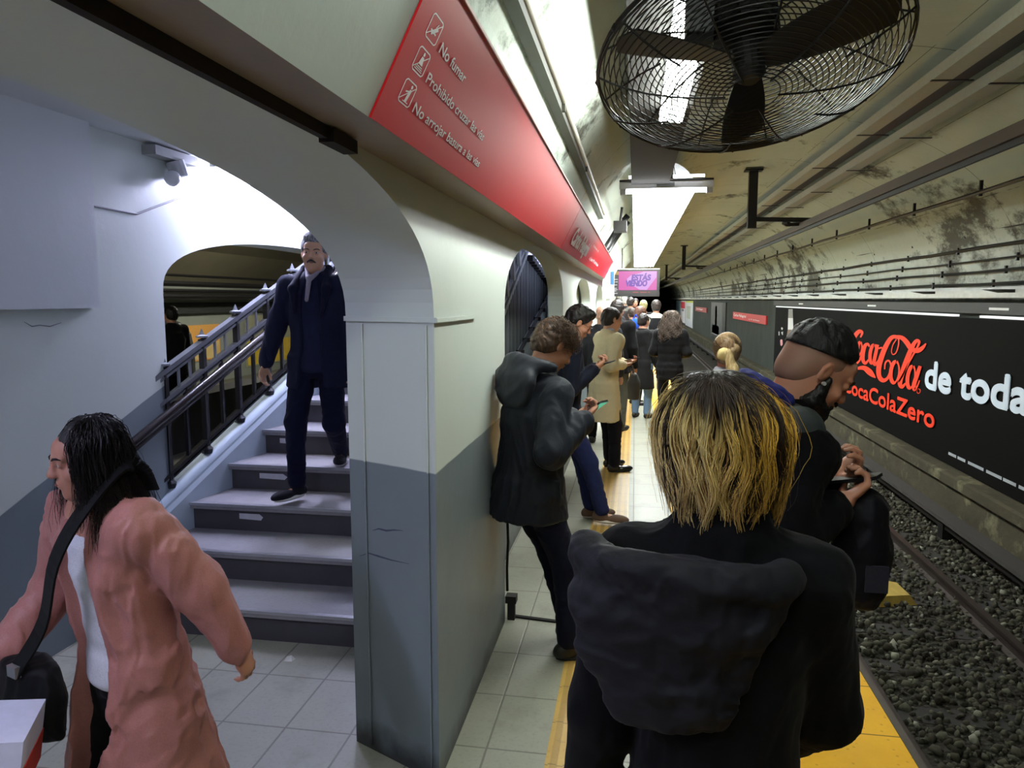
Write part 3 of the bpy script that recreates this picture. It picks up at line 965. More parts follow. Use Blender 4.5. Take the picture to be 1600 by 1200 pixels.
sb, inv = sign_board(1.50, 5.44, 'long red sign board with three white pictogram prohibitions above the arch')
for (y0, v0, kind_, txt, ye) in ((1.58, 0.208, 'smoke', 'No fumar', 1.936), (1.585, 0.137, 'cross', 'Prohibido cruzar las vías', 2.329), (1.587, 0.065, 'litter', 'No arrojar basura a las vías', 2.419)):
    g = G()
    w, h = 0.076, 0.050
    c_ = [(y0 + 0.008, v0), (y0 + w - 0.008, v0), (y0 + w, v0 + 0.005), (y0 + w, v0 + h - 0.005), (y0 + w - 0.008, v0 + h), (y0 + 0.008, v0 + h), (y0, v0 + h - 0.005), (y0, v0 + 0.005)]
    for i in range(8):
        fas_line(g, inv, c_[i], c_[(i + 1) % 8], 0.003)
    fas_line(g, inv, (y0, v0 + 0.004), (y0 + w, v0 + h - 0.004), 0.0022)
    cy = y0 + w / 2
    if kind_ == 'smoke':
        fas_line(g, inv, (cy - 0.012, v0 + 0.013), (cy + 0.020, v0 + 0.031), 0.006, 0.0077)
        fas_line(g, inv, (cy - 0.02, v0 + 0.020), (cy + 0.018, v0 + 0.018), 0.004, 0.0077)
        fas_line(g, inv, (cy + 0.004, v0 + 0.030), (cy + 0.014, v0 + 0.040), 0.002, 0.0077)
    elif kind_ == 'cross':
        fas_poly(g, inv, [(cy - 0.004, v0 + 0.037), (cy + 0.004, v0 + 0.037), (cy + 0.006, v0 + 0.042), (cy, v0 + 0.046), (cy - 0.006, v0 + 0.042)], 0.0077)
        fas_poly(g, inv, [(cy - 0.014, v0 + 0.018), (cy + 0.014, v0 + 0.018), (cy + 0.007, v0 + 0.035), (cy - 0.007, v0 + 0.035)], 0.0077)
        for q in range(3):
            fas_line(g, inv, (cy - 0.018 - q * 0.004, v0 + 0.014 - q * 0.004), (cy + 0.018 + q * 0.004, v0 + 0.014 - q * 0.004), 0.002, 0.0077)
    else:
        fas_poly(g, inv, [(cy + 0.006, v0 + 0.037), (cy + 0.014, v0 + 0.037), (cy + 0.016, v0 + 0.042), (cy + 0.010, v0 + 0.046), (cy + 0.004, v0 + 0.042)], 0.0077)
        fas_poly(g, inv, [(cy - 0.004, v0 + 0.007), (cy + 0.010, v0 + 0.007), (cy + 0.018, v0 + 0.035), (cy + 0.004, v0 + 0.035)], 0.0077)
        fas_line(g, inv, (cy + 0.006, v0 + 0.030), (cy - 0.016, v0 + 0.026), 0.0035, 0.0077)
        fas_line(g, inv, (cy - 0.014, v0 + 0.006), (cy + 0.022, v0 + 0.006), 0.002, 0.0077)
    g.build('pictogram', M_SIGNWHITE, sb)
    fas_text(sb, inv, txt, 1.69, ye, v0, 0.0235, 0.02)
sb, inv = sign_board(5.46, 13.4, 'red station name sign board with large white lettering farther along')
fas_text(sb, inv, 'Carlos Pellegrini', 5.85, 7.66, 0.078, 0.135, 0.05)
fas_text(sb, inv, 'a Juan M. de Rosas', 8.25, 10.1, 0.078, 0.042, 0.01)
fas_text(sb, inv, 'Línea B', 8.0, 9.0, 0.215, 0.02, 0.0)
e = empty('sign_board', (-0.42, 13.45, 2.0))
g = G(); g.box(-0.16, 0.05, 0, 0.06, -0.2, 0.42); g.build('panel', M_WHITE, e)
g = G(); g.box(-0.02, 0.045, -0.01, 0.0, 0.05, 0.28); g.build('blue_panel', plain((0.20, 0.42, 0.70), 0.5), e)
tag(e, 'upright white and blue board at the far end of the red sign', 'sign')

# ------------------------------------------------------------------ lights
M_TUBE = glow((0.93, 1.0, 0.93), TUBE_POWER * 1.7, 'lit_tube')
M_DIFF = glow((0.95, 1.0, 0.97), TUBE_POWER * 0.85, 'lit_diffuser')
M_TRAY = plain((0.13, 0.12, 0.115), 0.7, 0.2)
g = G(); g.box(-0.06, 0.34, Y_NEAR, 8.3, 3.02, 3.14)
tag(g.build('cable_tray', M_TRAY), 'dark longitudinal tray above the near ceiling lamp', 'cable tray')
for i, y in enumerate((2.75, -0.9, -4.6)):  # lamps behind the viewpoint are unseen, added to light the foreground
    e = empty('tube_lamp', (0.21, y, 2.95))
    g = G(); g.box(-0.07, 0.07, 0, 2.35, 0.03, 0.075); g.build('housing', M_WHITE, e)
    for s in (-0.05, 0.05):
        g = G(); g.tube([(s, 0.03, 0.0), (s, 2.32, 0.0)], 0.027, 10); g.build('tube', M_TUBE if i == 0 else glow((0.93, 1.0, 0.93), TUBE_POWER * (0.65 if i == 1 else 0.4)), e)
    for q in (0.0, 2.32):
        g = G(); g.box(-0.07, 0.07, q, q + 0.03, -0.02, 0.035); g.build('end_cap', M_GREYPAINT, e)
    tag(e, ['bright tube lamp under the dark tray beside the fan', 'unseen tube lamp added just behind the viewpoint to light the foreground', 'unseen tube lamp added farther behind the viewpoint to light the foreground'][i], 'lamp', group='tube lamps under the tray')
ybs = [8.45, 10.6, 14.0, 17.2, 20.4, 23.6, 27.0]
for i, (ya, yb) in enumerate(zip(ybs[:-1], ybs[1:])):
    e = empty('light_box', (0.29, ya, 2.95))
    L = yb - ya - 0.03
    g = G()
    pr = [(0.34 * math.cos(PI * k / 14), 0.015 + 0.32 * math.sin(PI * k / 14)) for k in range(15)]
    g.prism(pr, 0.0, L, 'y'); g.build('housing', plain((0.88, 0.89, 0.88), 0.5), e)
    g = G(); g.box(-0.33, 0.33, 0.01, L, -0.004, 0.012); g.build('diffuser', M_DIFF, e)
    g = G(); g.bar((-0.34, L, -0.004), (0.34, L, -0.004), 0.02, 0.012); g.build('joint_strip', M_GREYPAINT, e)
    g = G(); g.tube([(0, L / 2, 0.3), (0, L / 2, 0.6)], 0.02, 6); g.build('hanger', M_DARKMETAL, e)
    tag(e, ['white light box nearest to the fan, behind the cross batten', 'second white light box from the fan', 'third white light box from the fan', 'fourth white light box from the fan',
            'fifth white light box from the fan', 'last white light box above the hanging screen'][i], 'lamp', group='row of ceiling light boxes')
e = empty('batten_lamp', (0.31, 8.36, 2.98))
g = G(); g.box(-0.50, 0.50, -0.04, 0.04, 0.0, 0.075); g.build('housing', plain((0.9, 0.9, 0.9), 0.4), e)
g = G(); g.box(-0.50, 0.50, -0.045, 0.045, 0.076, 0.095); g.build('top_strip', M_DARKMETAL, e)
g = G(); g.tube([(-0.46, 0, -0.03), (0.46, 0, -0.03)], 0.018, 8)
g.build('tube', glow((0.92, 0.95, 1.0), 10.0), e)
g = G(); g.tube([(-0.40, -0.055, 0.12), (0.40, -0.055, 0.12)], 0.014, 8)
g.build('tube', glow((0.92, 0.95, 1.0), 14.0), e)  # upper tube added to light the half round housing end
for s in (-1, 1):
    g = G(); g.box(0.46 * s - 0.03, 0.46 * s + 0.03, -0.04, 0.04, -0.06, 0.0); g.build('end_cap', plain((0.75, 0.75, 0.76), 0.4), e)
g = G(); g.box(-0.10, 0.09, -0.044, -0.04, 0.02, 0.06); g.build('label_plate', plain((0.5, 0.5, 0.5), 0.5), e)
tag(e, 'cross mounted fluorescent batten hanging before the first light box', 'lamp')
e = empty('lamp_bracket', (0.33, 8.25, 3.06))
g = G(); g.box(-0.05, 0.05, -0.02, 0.03, 0.0, 0.38); g.build('post', plain((0.62, 0.63, 0.61), 0.5), e)
g = G(); g.tube([(0.04, -0.01, 0.2), (0.07, -0.02, 0.05), (0.14, -0.03, 0.01), (0.19, -0.03, 0.02)], 0.004, 5); g.build('wire', M_BLACKMETAL, e)
for q in (0.12, 0.26):
    g = G(); g.tube([(0, -0.022, q), (0, -0.03, q)], 0.008, 6); g.build('bolt', M_BLACKMETAL, e)
tag(e, 'pale bracket post dropping from the tray to the batten lamp', 'bracket')
# lights farther down the platform, over the crowd
for k in range(5):
    e = empty('light_box', (0.29, 30.0 + 9 * k, 2.95))
    g = G(); g.box(-0.3, 0.3, 0.0, 6.0, 0.0, 0.12); g.build('housing', M_WHITE, e)
    g = G(); g.box(-0.28, 0.28, 0.05, 5.95, -0.006, 0.0); g.build('diffuser', M_DIFF, e)
    tag(e, 'distant white light box far down the platform', 'lamp', group='distant ceiling light boxes')

# stair hall lamps, some of them added to brighten pillar, arch and end wall
M_HALL = glow((0.66, 0.67, 1.0), HALL_POWER, 'lit_hall_tube')
for i, (x, y0, y1, z) in enumerate(((-2.70, 4.55, 5.25, 2.62), (-1.95, -0.6, 0.6, 2.62), (-2.0, 7.9, 9.4, 4.2), (-2.2, 5.6, 6.6, 2.75), (-1.9, 8.8, 10.2, 3.0))):
    e = empty('hall_lamp', (x, y0, z))
    g = G(); g.box(-0.06, 0.06, 0, y1 - y0, 0.02, 0.06); g.build('housing', M_WHITE, e)
    g = G(); g.tube([(0, 0.02, 0.0), (0, y1 - y0 - 0.02, 0.0)], 0.04, 10); g.build('tube', M_HALL if i != 1 else glow((0.66, 0.67, 1.0), HALL_POWER * 0.55), e)
    tag(e, ['glaring lamp at the ceiling of the stair hall', 'unseen tube lamp added in the stair hall to light the pillar front', 'tube lamp above the stair landing', 'tube lamp added halfway up the stairs to brighten the second arch', 'tube lamp added to brighten the end wall of the stair hall'][i], 'lamp')
e = empty('security_fixture', (-2.80, 4.12, 2.62))
g = G(); g.box(-0.05, 0.04, -0.12, 0.30, 0.0, 0.055); g.build('base_plate', M_GREYPAINT, e)
g = G(); g.tube([(0.0, 0.12, 0.0), (0.02, 0.14, -0.09)], 0.055, 12); g.build('housing', plain((0.72, 0.73, 0.74), 0.5), e)
g = G(); g.tube([(0.02, 0.10, -0.08), (0.02, 0.07, -0.10), (0.02, 0.04, -0.12), (0.02, 0.02, -0.13)], [0.02, 0.045, 0.045, 0.02], 12); g.build('dome', plain((0.80, 0.81, 0.82), 0.3), e, smooth=True)
tag(e, 'small pale ceiling fixture with a dome where hall wall meets ceiling', 'fixture')
# lamps in the hall beyond the window arch
for k, y in enumerate((2.0, 12.0, 22.0)):
    e = empty('beyond_lamp', (-6.0, y, 3.2))
    g = G(); g.box(-0.15, 0.15, 0, 3.0, 0, 0.05); g.build('diffuser', glow((1.0, 0.97, 0.87), 34.0), e)
    tag(e, 'ceiling lamp in the hall beyond the window arch', 'lamp', group='lamps beyond the window arch')

# ------------------------------------------------------------------ hanging information screen
e = empty('information_screen', (0, 17, 1.85))
g = G(); g.box(-0.54, 0.54, 0.0, 0.12, 0, 0.60); g.build('casing', plain((0.09, 0.08, 0.085), 0.4), e)
g = G(); g.box(-0.54, 0.54, -0.02, 0.13, 0.60, 0.625); g.build('top_trim', plain((0.66, 0.66, 0.64), 0.4), e)


def scr(name, x0, x1, z0, z1, col, pw, d):
    g = G(); g.box(x0, x1, -d, -d + 0.002, z0, z1); return g.build(name, glow(lin(col), pw), e)


scr('screen_image', -0.37, 0.48, 0.14, 0.565, (0.90, 0.25, 0.72), 0.6, 0.004)
scr('banner', -0.51, -0.37, 0.485, 0.565, (0.85, 0.67, 0.25), 0.5, 0.004)
scr('info_column', -0.51, -0.375, 0.05, 0.48, (0.26, 0.22, 0.24), 0.4, 0.004)
scr('ticker', -0.37, 0.48, 0.05, 0.12, (0.20, 0.10, 0.11), 0.4, 0.004)
g = G()
g.add([(-0.19, -0.0065, 0.30), (-0.18, -0.0065, 0.40), (-0.10, -0.0065, 0.47), (0.10, -0.0065, 0.52), (0.18, -0.0065, 0.555), (0.47, -0.0065, 0.56), (0.47, -0.0065, 0.43),
       (0.26, -0.0065, 0.145), (0.10, -0.0065, 0.15), (0.02, -0.0065, 0.20)], [tuple(range(10))])
g.build('pale_shape', glow(lin((0.90, 0.62, 0.96)), 0.6), e)
text_part('ESTÁS', 0.42, 0.12, glow(lin((0.50, 0.06, 0.80)), 0.5), e, (-0.08, 0, 0.365), (1, 0, 0), (0, 0, 1), offset=0.08, shear=0.15, depth=0.008)
text_part('VIENDO', 0.46, 0.12, glow(lin((0.50, 0.06, 0.80)), 0.5), e, (-0.20, 0, 0.235), (1, 0, 0), (0, 0, 1), offset=0.08, shear=0.15, depth=0.008)
g = G()
for (x0, x1, z) in ((-0.50, -0.39, 0.375), (-0.50, -0.46, 0.315), (-0.445, -0.39, 0.318), (-0.50, -0.40, 0.25), (-0.49, -0.41, 0.175), (-0.50, -0.39, 0.145), (-0.48, -0.42, 0.115), (-0.50, -0.39, 0.06)):
    g.box(x0, x1, -0.0065, -0.006, z, z + 0.016)
g.build('info_marks', glow((0.8, 0.8, 0.8), 0.6), e)
g = G()
for (x0, x1) in ((-0.05, 0.08), (0.11, 0.26), (0.29, 0.33)):
    g.box(x0, x1, -0.0065, -0.006, 0.085, 0.10)
g.build('ticker_marks', glow(lin((0.75, 0.2, 0.2)), 0.7), e)
for s in (-0.3, 0.3):
    g = G(); g.tube([(s, 0.06, 0.62), (s, 0.06, 1.085)], 0.012, 6); g.build('hanger', M_DARKMETAL, e)
tag(e, 'hanging information screen showing a pink picture with purple lettering', 'screen')

# ------------------------------------------------------------------ caged ceiling fan
FANC = Vector((0.297, 2.2, 2.425))
fan = empty('ceiling_fan', FANC)
tag(fan, 'large black caged industrial fan hanging from the vault', 'fan')
TILT = math.radians(21)
roll = math.radians(-4)
FM = Matrix.Rotation(roll, 3, 'Y') @ Matrix.Rotation(-TILT, 3, 'X')   # local z = away from the viewer, upwards
RF = 0.412


def fp(r, ang, h):
    return FM @ Vector((r * math.cos(ang), r * math.sin(ang), h))


def ring(g, r, h, rad, n=56, sides=4):
    pts = [fp(r, 2 * PI * k / n, h) for k in range(n)]
    vs, fs = [], []
    for k in range(n):
        p = pts[k]
        o = (FM @ Vector((math.cos(2 * PI * k / n), math.sin(2 * PI * k / n), 0)))
        u = FM @ Vector((0, 0, 1))
        for q in range(sides):
            a = 2 * PI * q / sides + 0.4
            vs.append(p + o * (rad * math.cos(a)) + u * (rad * math.sin(a)))
    for k in range(n):
        for q in range(sides):
            a, b = k * sides + q, k * sides + (q + 1) % sides
            c, d = ((k + 1) % n) * sides + q, ((k + 1) % n) * sides + (q + 1) % sides
            fs.append((a, b, d, c))
    g.add(vs, fs)


def cage_h(r, s):
    u = r / RF
    return s * 0.085 * (1 - u ** 3.2)


for s, nm in ((-1, 'front_grille'), (1, 'rear_grille')):
    g = G()
    for k in range(23):
        r = 0.075 + (RF - 0.075) * k / 22
        ring(g, r, cage_h(r, s) + 0.012 * s, 0.0019 if k < 22 else 0.0035)
    nrad = 12
    for k in range(nrad):
        a = 2 * PI * (k + (0.5 if s > 0 else 0.2)) / nrad
        g.tube([fp(r, a, cage_h(r, s) + 0.016 * s) for r in ((0.07, 0.14, 0.21, 0.28, 0.34, 0.38, RF) if k % 2 == 0 else (0.24, 0.30, 0.36, RF))], 0.0030, 5)
    g.build(nm, M_BLACKMETAL, fan)
g = G()
for k in range(12):
    a = 2 * PI * k / 12
    g.tube([fp(RF, a, -0.016), fp(RF + 0.008, a, 0), fp(RF, a, 0.016)], 0.003, 5)
ring(g, RF + 0.003, 0.0, 0.004)
g.build('rim', M_BLACKMETAL, fan)
for k, a0 in enumerate((86, -28, 204)):
    g = G()
    n = 14
    L = []
    for i in range(n + 1):
        u = i / n
        r = 0.04 + 0.345 * u
        w = 0.035 + 0.034 * math.sin(min(1, u * 1.5) * PI / 2) if u < 0.9 else 0.069 * math.sqrt(max(0.02, 1 - ((u - 0.9) / 0.1) ** 2))
        tw = -math.radians(26 - 12 * u)
        for sgn in (-1, 1):
            off = w * sgn
            ca, sa = math.cos(math.radians(a0)), math.sin(math.radians(a0))
            x = r * ca - off * math.cos(tw) * sa
            yy_ = r * sa + off * math.cos(tw) * ca
            L.append(FM @ Vector((x, yy_, off * math.sin(tw) + 0.005)))
    up_ = FM @ Vector((0, 0, 0.006))
    vs = L + [p + up_ for p in L]
    m = len(L)
    fs = []
    for i in range(n):
        a, b, c, d = 2 * i, 2 * i + 1, 2 * i + 3, 2 * i + 2
        fs += [(a, b, c, d), (a + m, d + m, c + m, b + m), (a, d, d + m, a + m), (b, b + m, c + m, c)]
    fs += [(0, m, m + 1, 1), (2 * n, 2 * n + 1, m + 2 * n + 1, m + 2 * n)]
    g.add(vs, fs)
    g.build('blade', plain((0.11, 0.105, 0.11), 0.4, 0.2), fan, smooth=False)
g = G(); g.tube([fp(0, 0, -0.05), fp(0, 0, -0.03), fp(0, 0, 0.07)], [0.025, 0.045, 0.045], 16); g.build('hub', plain((0.08, 0.075, 0.08), 0.5), fan)
g = G(); g.tube([fp(0, 0, 0.06), fp(0, 0, 0.08), fp(0, 0, 0.26), fp(0, 0, 0.29)], [0.06, 0.088, 0.088, 0.05], 20)
for k in range(10):
    a = 2 * PI * k / 10
    g.bar(fp(0.09, a, 0.10), fp(0.09, a, 0.25), 0.008, 0.012)
g.build('motor', plain((0.06, 0.055, 0.06), 0.5, 0.2), fan)
g = G()
c0 = fp(0, 0, 0.15)
g.box(c0.x - 0.16, c0.x - 0.085, c0.y - 0.05, c0.y + 0.04, c0.z - 0.07, c0.z + 0.06)
g.build('junction_box', plain((0.09, 0.085, 0.09), 0.5), fan)
g = G()
g.tube([fp(0, 0, 0.28), fp(0, 0, 0.36), Vector((0.0, 0.16, 0.592))], 0.03, 8)
g.bar(Vector((-0.14, 0.10, 0.33)), Vector((0.16, 0.13, 0.33)), 0.05, 0.03)
g.build('suspension_arm', M_BLACKMETAL, fan)
g = G(); g.tube([fp(0.40, 0.6, 0.03), Vector((0.9, 0.95, 1.17))], 0.004, 5); g.build('stay_wire', M_BLACKMETAL, fan)

# ------------------------------------------------------------------ vault services
g = G(); g.tube([(-0.40, Y_NEAR, 2.86), (-0.40, 1.9, 2.86), (-0.41, 2.1, 2.845), (-0.40, 4.0, 2.85), (-0.40, 4.2, 2.84), (-0.40, 9.5, 2.85)], 0.02, 8)
tag(g.build('conduit', plain((0.72, 0.71, 0.66), 0.5), smooth=True), 'pale conduit clipped beside a dark channel high on the left vault', 'conduit')
g = G(); g.bar((-0.445, Y_NEAR, 2.81), (-0.445, 9.5, 2.81), 0.075, 0.05)
for y in (2.4, 4.1, 6.0):
    g.box(-0.50, -0.39, y, y + 0.03, 2.79, 2.83)
tag(g.build('cable_channel', plain((0.24, 0.23, 0.20), 0.6)), 'dark cable channel running along the left vault above the red sign', 'cable channel')


def vault_pt(a, y, d=0.03):
    return (1.9 + (2.6 - d) * math.cos(a), y, 1.95 + (2.0 - d) * math.sin(a))


for k, (y, lb) in enumerate(((11.5, 'thick black cable hugging the vault left of the light boxes'), (12.4, 'second black cable bundle crossing the vault before the hanging screen'))):
    g = G(); g.tube([vault_pt(math.radians(164 - 4.0 * i), y + 0.25 * math.sin(i * 0.9) + 0.10 * i, 0.09) for i in range(6)], 0.045, 8)
    tag(g.build('cable_bundle', M_BLACKMETAL, smooth=True), lb, 'cable')
e = empty('camera_box', (-0.22, 10.6, 2.72))
g = G(); g.box(-0.09, 0.09, -0.15, 0.15, 0, 0.14); g.build('housing', M_DARKMETAL, e)
g = G(); g.tube([(0, 0, 0.14), (0.02, 0, 0.34)], 0.02, 6); g.build('arm', M_DARKMETAL, e)
tag(e, 'dark box fixed to the vault between the sign and the batten lamp', 'camera')

for (x, dz, w, h, mt, nm, lb) in ((2.50, 1.87, 0.16, 0.09, plain((0.62, 0.62, 0.56), 0.6), 'cable_tray', 'upper pale cable tray along the right of the vault'),
                                  (2.95, 1.83, 0.16, 0.10, plain((0.62, 0.62, 0.56), 0.6), 'cable_tray', 'lower pale cable tray along the right of the vault'),
                                  (2.72, 1.93, 0.22, 0.05, M_DARKMETAL, 'cable_channel', 'dark bar standing for the shaded gap between the two pale cable trays'),  # gap between the trays and its shade built as a dark bar
                                  (2.70, 1.20, 0.10, 0.10, plain((0.27, 0.225, 0.185), 0.6, 0.2), 'conductor_rail', 'long brown overhead conductor bar above the track')):
    e = empty(nm, (x, 0, CAM_H + dz))
    g = G(); g.bar((0, Y_NEAR, 0), (0, Y_FAR - 1, 0), w, h); g.build('bar', mt, e)
    if nm == 'cable_tray':
        for k in range(14):
            g = G(); g.bar((-w * 0.55, 2.7 + 2.1 * k, -h * 0.5 - 0.004), (w * 1.6, 2.75 + 2.1 * k, -h * 0.5 - 0.004), 0.03, 0.008); g.build('bracket', M_DARKMETAL, e)
    if nm == 'conductor_rail':
        g = G(); g.bar((0, Y_NEAR, -0.07), (0, Y_FAR - 1, -0.07), 0.03, 0.05); g.build('contact_bar', M_BLACKMETAL, e)
    tag(e, lb, nm.replace('_', ' '))
for i, (x, dz, r, lb) in enumerate(((3.60, 1.135, 0.022, 'thin black feeder cable below the overhead conductor bar'), (4.36, 0.86, 0.016, 'highest black cable on the right wall'),
                                    (4.40, 0.66, 0.026, 'thick black cable below the highest one on the right wall'), (4.42, 0.50, 0.014, 'thin wall cable above the pale painted band'),
                                    (4.44, 0.36, 0.020, 'dark cable across the pale painted band'), (4.44, 0.20, 0.022, 'lowest dark cable just above the ledge'))):
    e = empty('cable', (x, 0, CAM_H + dz))
    g = G()
    g.tube([(0.01 * math.sin(k * 1.7), Y_NEAR + 1.6 * k, 0.008 * math.sin(k * 2.3 + i)) for k in range(62)], r, 6)
    g.build('line', M_BLACKMETAL, e)
    for k in range(16):
        g = G(); g.bar((0, 3.0 + 1.9 * k + 0.3 * i, -0.045), (0.0, 3.0 + 1.9 * k + 0.3 * i, 0.05 if i else 0.12), 0.03, 0.03, up=(0, 1, 0)); g.build('clip', M_DARKMETAL, e)
    tag(e, lb, 'cable')
for k in range(24):  # dark wedges shape the brackets together with their shadows
    e = empty('bracket_shadow_wedge', (4.5, 5.0 + 2.35 * k, 1.90))
    g = G(); g.prism([(-0.34, 0.0), (0, 0.0), (0, -0.07)], -0.15, 0.15, 'y'); g.build('plate', plain((0.20, 0.20, 0.19), 0.7), e)
    tag(e, 'dark wedge for a bracket and its shadow under the pale band on the right wall', 'bracket', group='wedges of bracket and shadow on the right wall')
for i, y in enumerate((13.0, 30.5, 47.0, -3.5)):
    e = empty('overhead_bracket', (1.90, y, 3.08))
    g = G(); g.bar((0, 0, -0.12), (0, 0, 0.83), 0.14, 0.12, up=(0, 1, 0)); g.build('post', M_DARKMETAL, e)
    g = G(); g.box(-0.14, 0.14, -0.1, 0.1, 0.81, 0.84); g.build('top_plate', M_DARKMETAL, e)
    g = G(); g.bar((0.0, 0, 0.03), (0.98, 0, 0.0), 0.07, 0.07); g.build('arm', M_DARKMETAL, e)
    g = G(); g.tube([(0.55, 0, 0.02), (0.55, 0, -0.02), (0.55, 0, -0.03), (0.55, 0, -0.06), (0.55, 0, -0.07), (0.8, 0, -0.06)], [0.03, 0.03, 0.07, 0.07, 0.03, 0.03], 10)
    g.build('insulator', plain((0.12, 0.09, 0.08), 0.4), e)
    tag(e, ['nearest dark T shaped bracket holding the overhead conductor bar', 'second dark T shaped bracket down the track', 'third dark T shaped bracket down the track', 'T shaped bracket behind the viewpoint'][i], 'bracket')
    if i == 3:
        pass

# ------------------------------------------------------------------ track side advertising
AX = 4.425
M_ADBLACK = plain((0.045, 0.043, 0.040), 0.7, 0.0, 0.04, var=0.1)
M_COLA = plain((0.90, 0.24, 0.13), 0.6, 0, 0.2, var=0.04)
M_ADWHITE = plain((0.80, 0.85, 0.90), 0.6, 0, 0.2, var=0.03)
ad = empty('advertising_hoarding', (AX, 12, -0.5))
ai = Vector((-AX, -12, 0.5))
g = G(); g.box(0.0, 0.06, 5.0 - 12, 24.6 - 12, -0.04, 2.03); g.build('panel', M_ADBLACK, ad)
g = G(); g.box(-0.05, 0.06, 5.0 - 12, 24.7 - 12, 2.10, 2.24); g.build('top_casing', plain((0.12, 0.12, 0.115), 0.6), ad)
for (ya, yb) in ((11.2, 24.4), (5.2, 10.4)):
    g = G(); g.box(-0.03, 0.05, ya - 12, yb - 12, 2.045, 2.075); g.build('light_strip', glow((0.95, 0.97, 0.95), 0.8), ad)
for ya in (14.5, 9.6, 20.5):
    g = G(); g.box(-0.056, -0.05, ya - 12, ya - 12 + 0.5, 2.15, 2.18); g.build('plate', M_WHITE, ad)


def crop5(p):
    return (1310 + p[0] / 5.517, 490 + p[1] / 5.517)


def catmull(pts, n=8):
    pts = [np.array(p, float) for p in pts]
    P = [2 * pts[0] - pts[1]] + pts + [2 * pts[-1] - pts[-2]]
    out = []
    for i in range(1, len(P) - 2):
        for k in range(n):
            t_ = k / n
            out.append(0.5 * ((2 * P[i]) + (-P[i - 1] + P[i + 1]) * t_ + (2 * P[i - 1] - 5 * P[i] + 4 * P[i + 1] - P[i + 2]) * t_ ** 2 +
                              (-P[i - 1] + 3 * P[i] - 3 * P[i + 1] + P[i + 2]) * t_ ** 3))
    out.append(P[-2])
    return out


def pen(g, pts, w, d, cv=crop5, inv=ai, X=AX):
    """brush stroke drawn on the hoarding; pts are (x, y, width factor)"""
    c_ = catmull(pts)
    L, R_ = [], []
    for i, p in enumerate(c_):
        q = c_[min(i + 1, len(c_) - 1)] - c_[max(i - 1, 0)]
        nrm = np.array([-q[1], q[0]]) / (math.hypot(q[0], q[1]) + 1e-9)
        ww = w * p[2] / 2
        L.append(cv((p[0] + nrm[0] * ww, p[1] + nrm[1] * ww))); R_.append(cv((p[0] - nrm[0] * ww, p[1] - nrm[1] * ww)))
    L = [Vector(on_x(*q, X - d)) + inv for q in L]
    R_ = [Vector(on_x(*q, X - d)) + inv for q in R_]
    n = len(L)
    g.add(L + R_, [(i, i + 1, n + i + 1, n + i) for i in range(n - 1)])


def loop(cx, cy, rx, ry, slant, w0=1.0, w1=0.45, n=12):
    out = []
    for k in range(n + 1):
        a = 2 * PI * k / n - PI / 2
        x = cx + rx * math.cos(a) - slant * math.sin(a) * ry
        y = cy + ry * math.sin(a) + rx * 0.35 * math.cos(a)
        out.append((x, y, w0 if math.cos(a) < 0.1 else w1))
    return out


g = G()
d = 0.004
W = 36
pen(g, [(190, 205, .3), (205, 165, .6), (180, 153, .9), (145, 190, 1), (115, 260, 1.1), (100, 330, 1.1), (112, 400, 1), (150, 425, .8), (185, 395, .5), (200, 350, .3)], W, d)
pen(g, loop(185, 300, 17, 52, 0.12), W * .75, d + .001)
pen(g, [(268, 285, .5), (252, 262, .7), (228, 280, 1), (212, 340, 1.1), (212, 400, 1), (232, 428, .8), (262, 395, .4)], W * .85, d + .002)
pen(g, loop(298, 348, 24, 78, 0.14), W * .8, d + .003)
pen(g, [(338, 268, .9), (322, 340, 1), (308, 410, 1), (316, 442, .8), (345, 400, .4), (378, 330, .3)], W * .8, d + .004)
pen(g, [(345, 300, .8), (378, 292, .8)], W * .5, d + .005)
pen(g, [(520, 215, .5), (490, 198, .8), (450, 215, 1), (405, 290, 1.15), (368, 385, 1.25), (348, 470, 1.2), (352, 540, 1.1), (382, 575, 1), (420, 560, .7), (448, 500, .5), (452, 440, .4), (432, 405, .4), (405, 425, .4), (398, 480, .3)], W, d + .006)
pen(g, [(520, 215, .5), (518, 270, .45), (498, 335, .4), (470, 352, .35), (458, 325, .35), (470, 270, .35), (500, 222, .4)], W * .7, d + .007)
pen(g, [(480, 200, .8), (545, 208, 1), (590, 250, 1.2), (625, 300, 1.1), (680, 320, 1.1), (725, 295, .9), (755, 258, .3)], W, d + .008)
pen(g, loop(487, 505, 34, 90, 0.14), W * .9, d + .009)
pen(g, [(520, 590, .4), (560, 520, .4), (620, 400, .4), (680, 290, .5), (695, 245, .7), (672, 235, .8), (635, 290, 1.1), (585, 410, 1.2), (545, 530, 1.2), (530, 600, 1.1), (548, 632, .8), (580, 600, .4)], W, d + .010)
pen(g, loop(628, 548, 30, 92, 0.16), W * .9, d + .011)
pen(g, [(705, 452, .9), (678, 530, 1.1), (652, 610, 1.1), (655, 655, .9), (680, 625, .4), (700, 575, .3)], W * .9, d + .012)
pen(g, [(138, 487, .2), (180, 470, .7), (225, 470, 1), (265, 500, 1.3), (295, 530, .9), (320, 553, .2)], W * 1.1, d + .013)
pen(g, [(690, 647, .4), (704, 657, .4), (703, 678, .4), (688, 688, .4), (677, 675, .4), (678, 655, .4), (690, 647, .4)], 14, d)
g.build('script_lettering', M_COLA, ad)


def ad_text(s, pa, pb, cap, mat, off, X=AX, spacing=1.0):
    A, B = on_x(*pa, X - 0.012), on_x(*pb, X - 0.012)
    R_ = (B - A); w = np.linalg.norm(R_); R_ = R_ / w
    return text_part(s, w, cap, mat, ad, Vector(A) + ai, R_, (0, 0, 1), offset=off, depth=0.0, spacing=spacing)


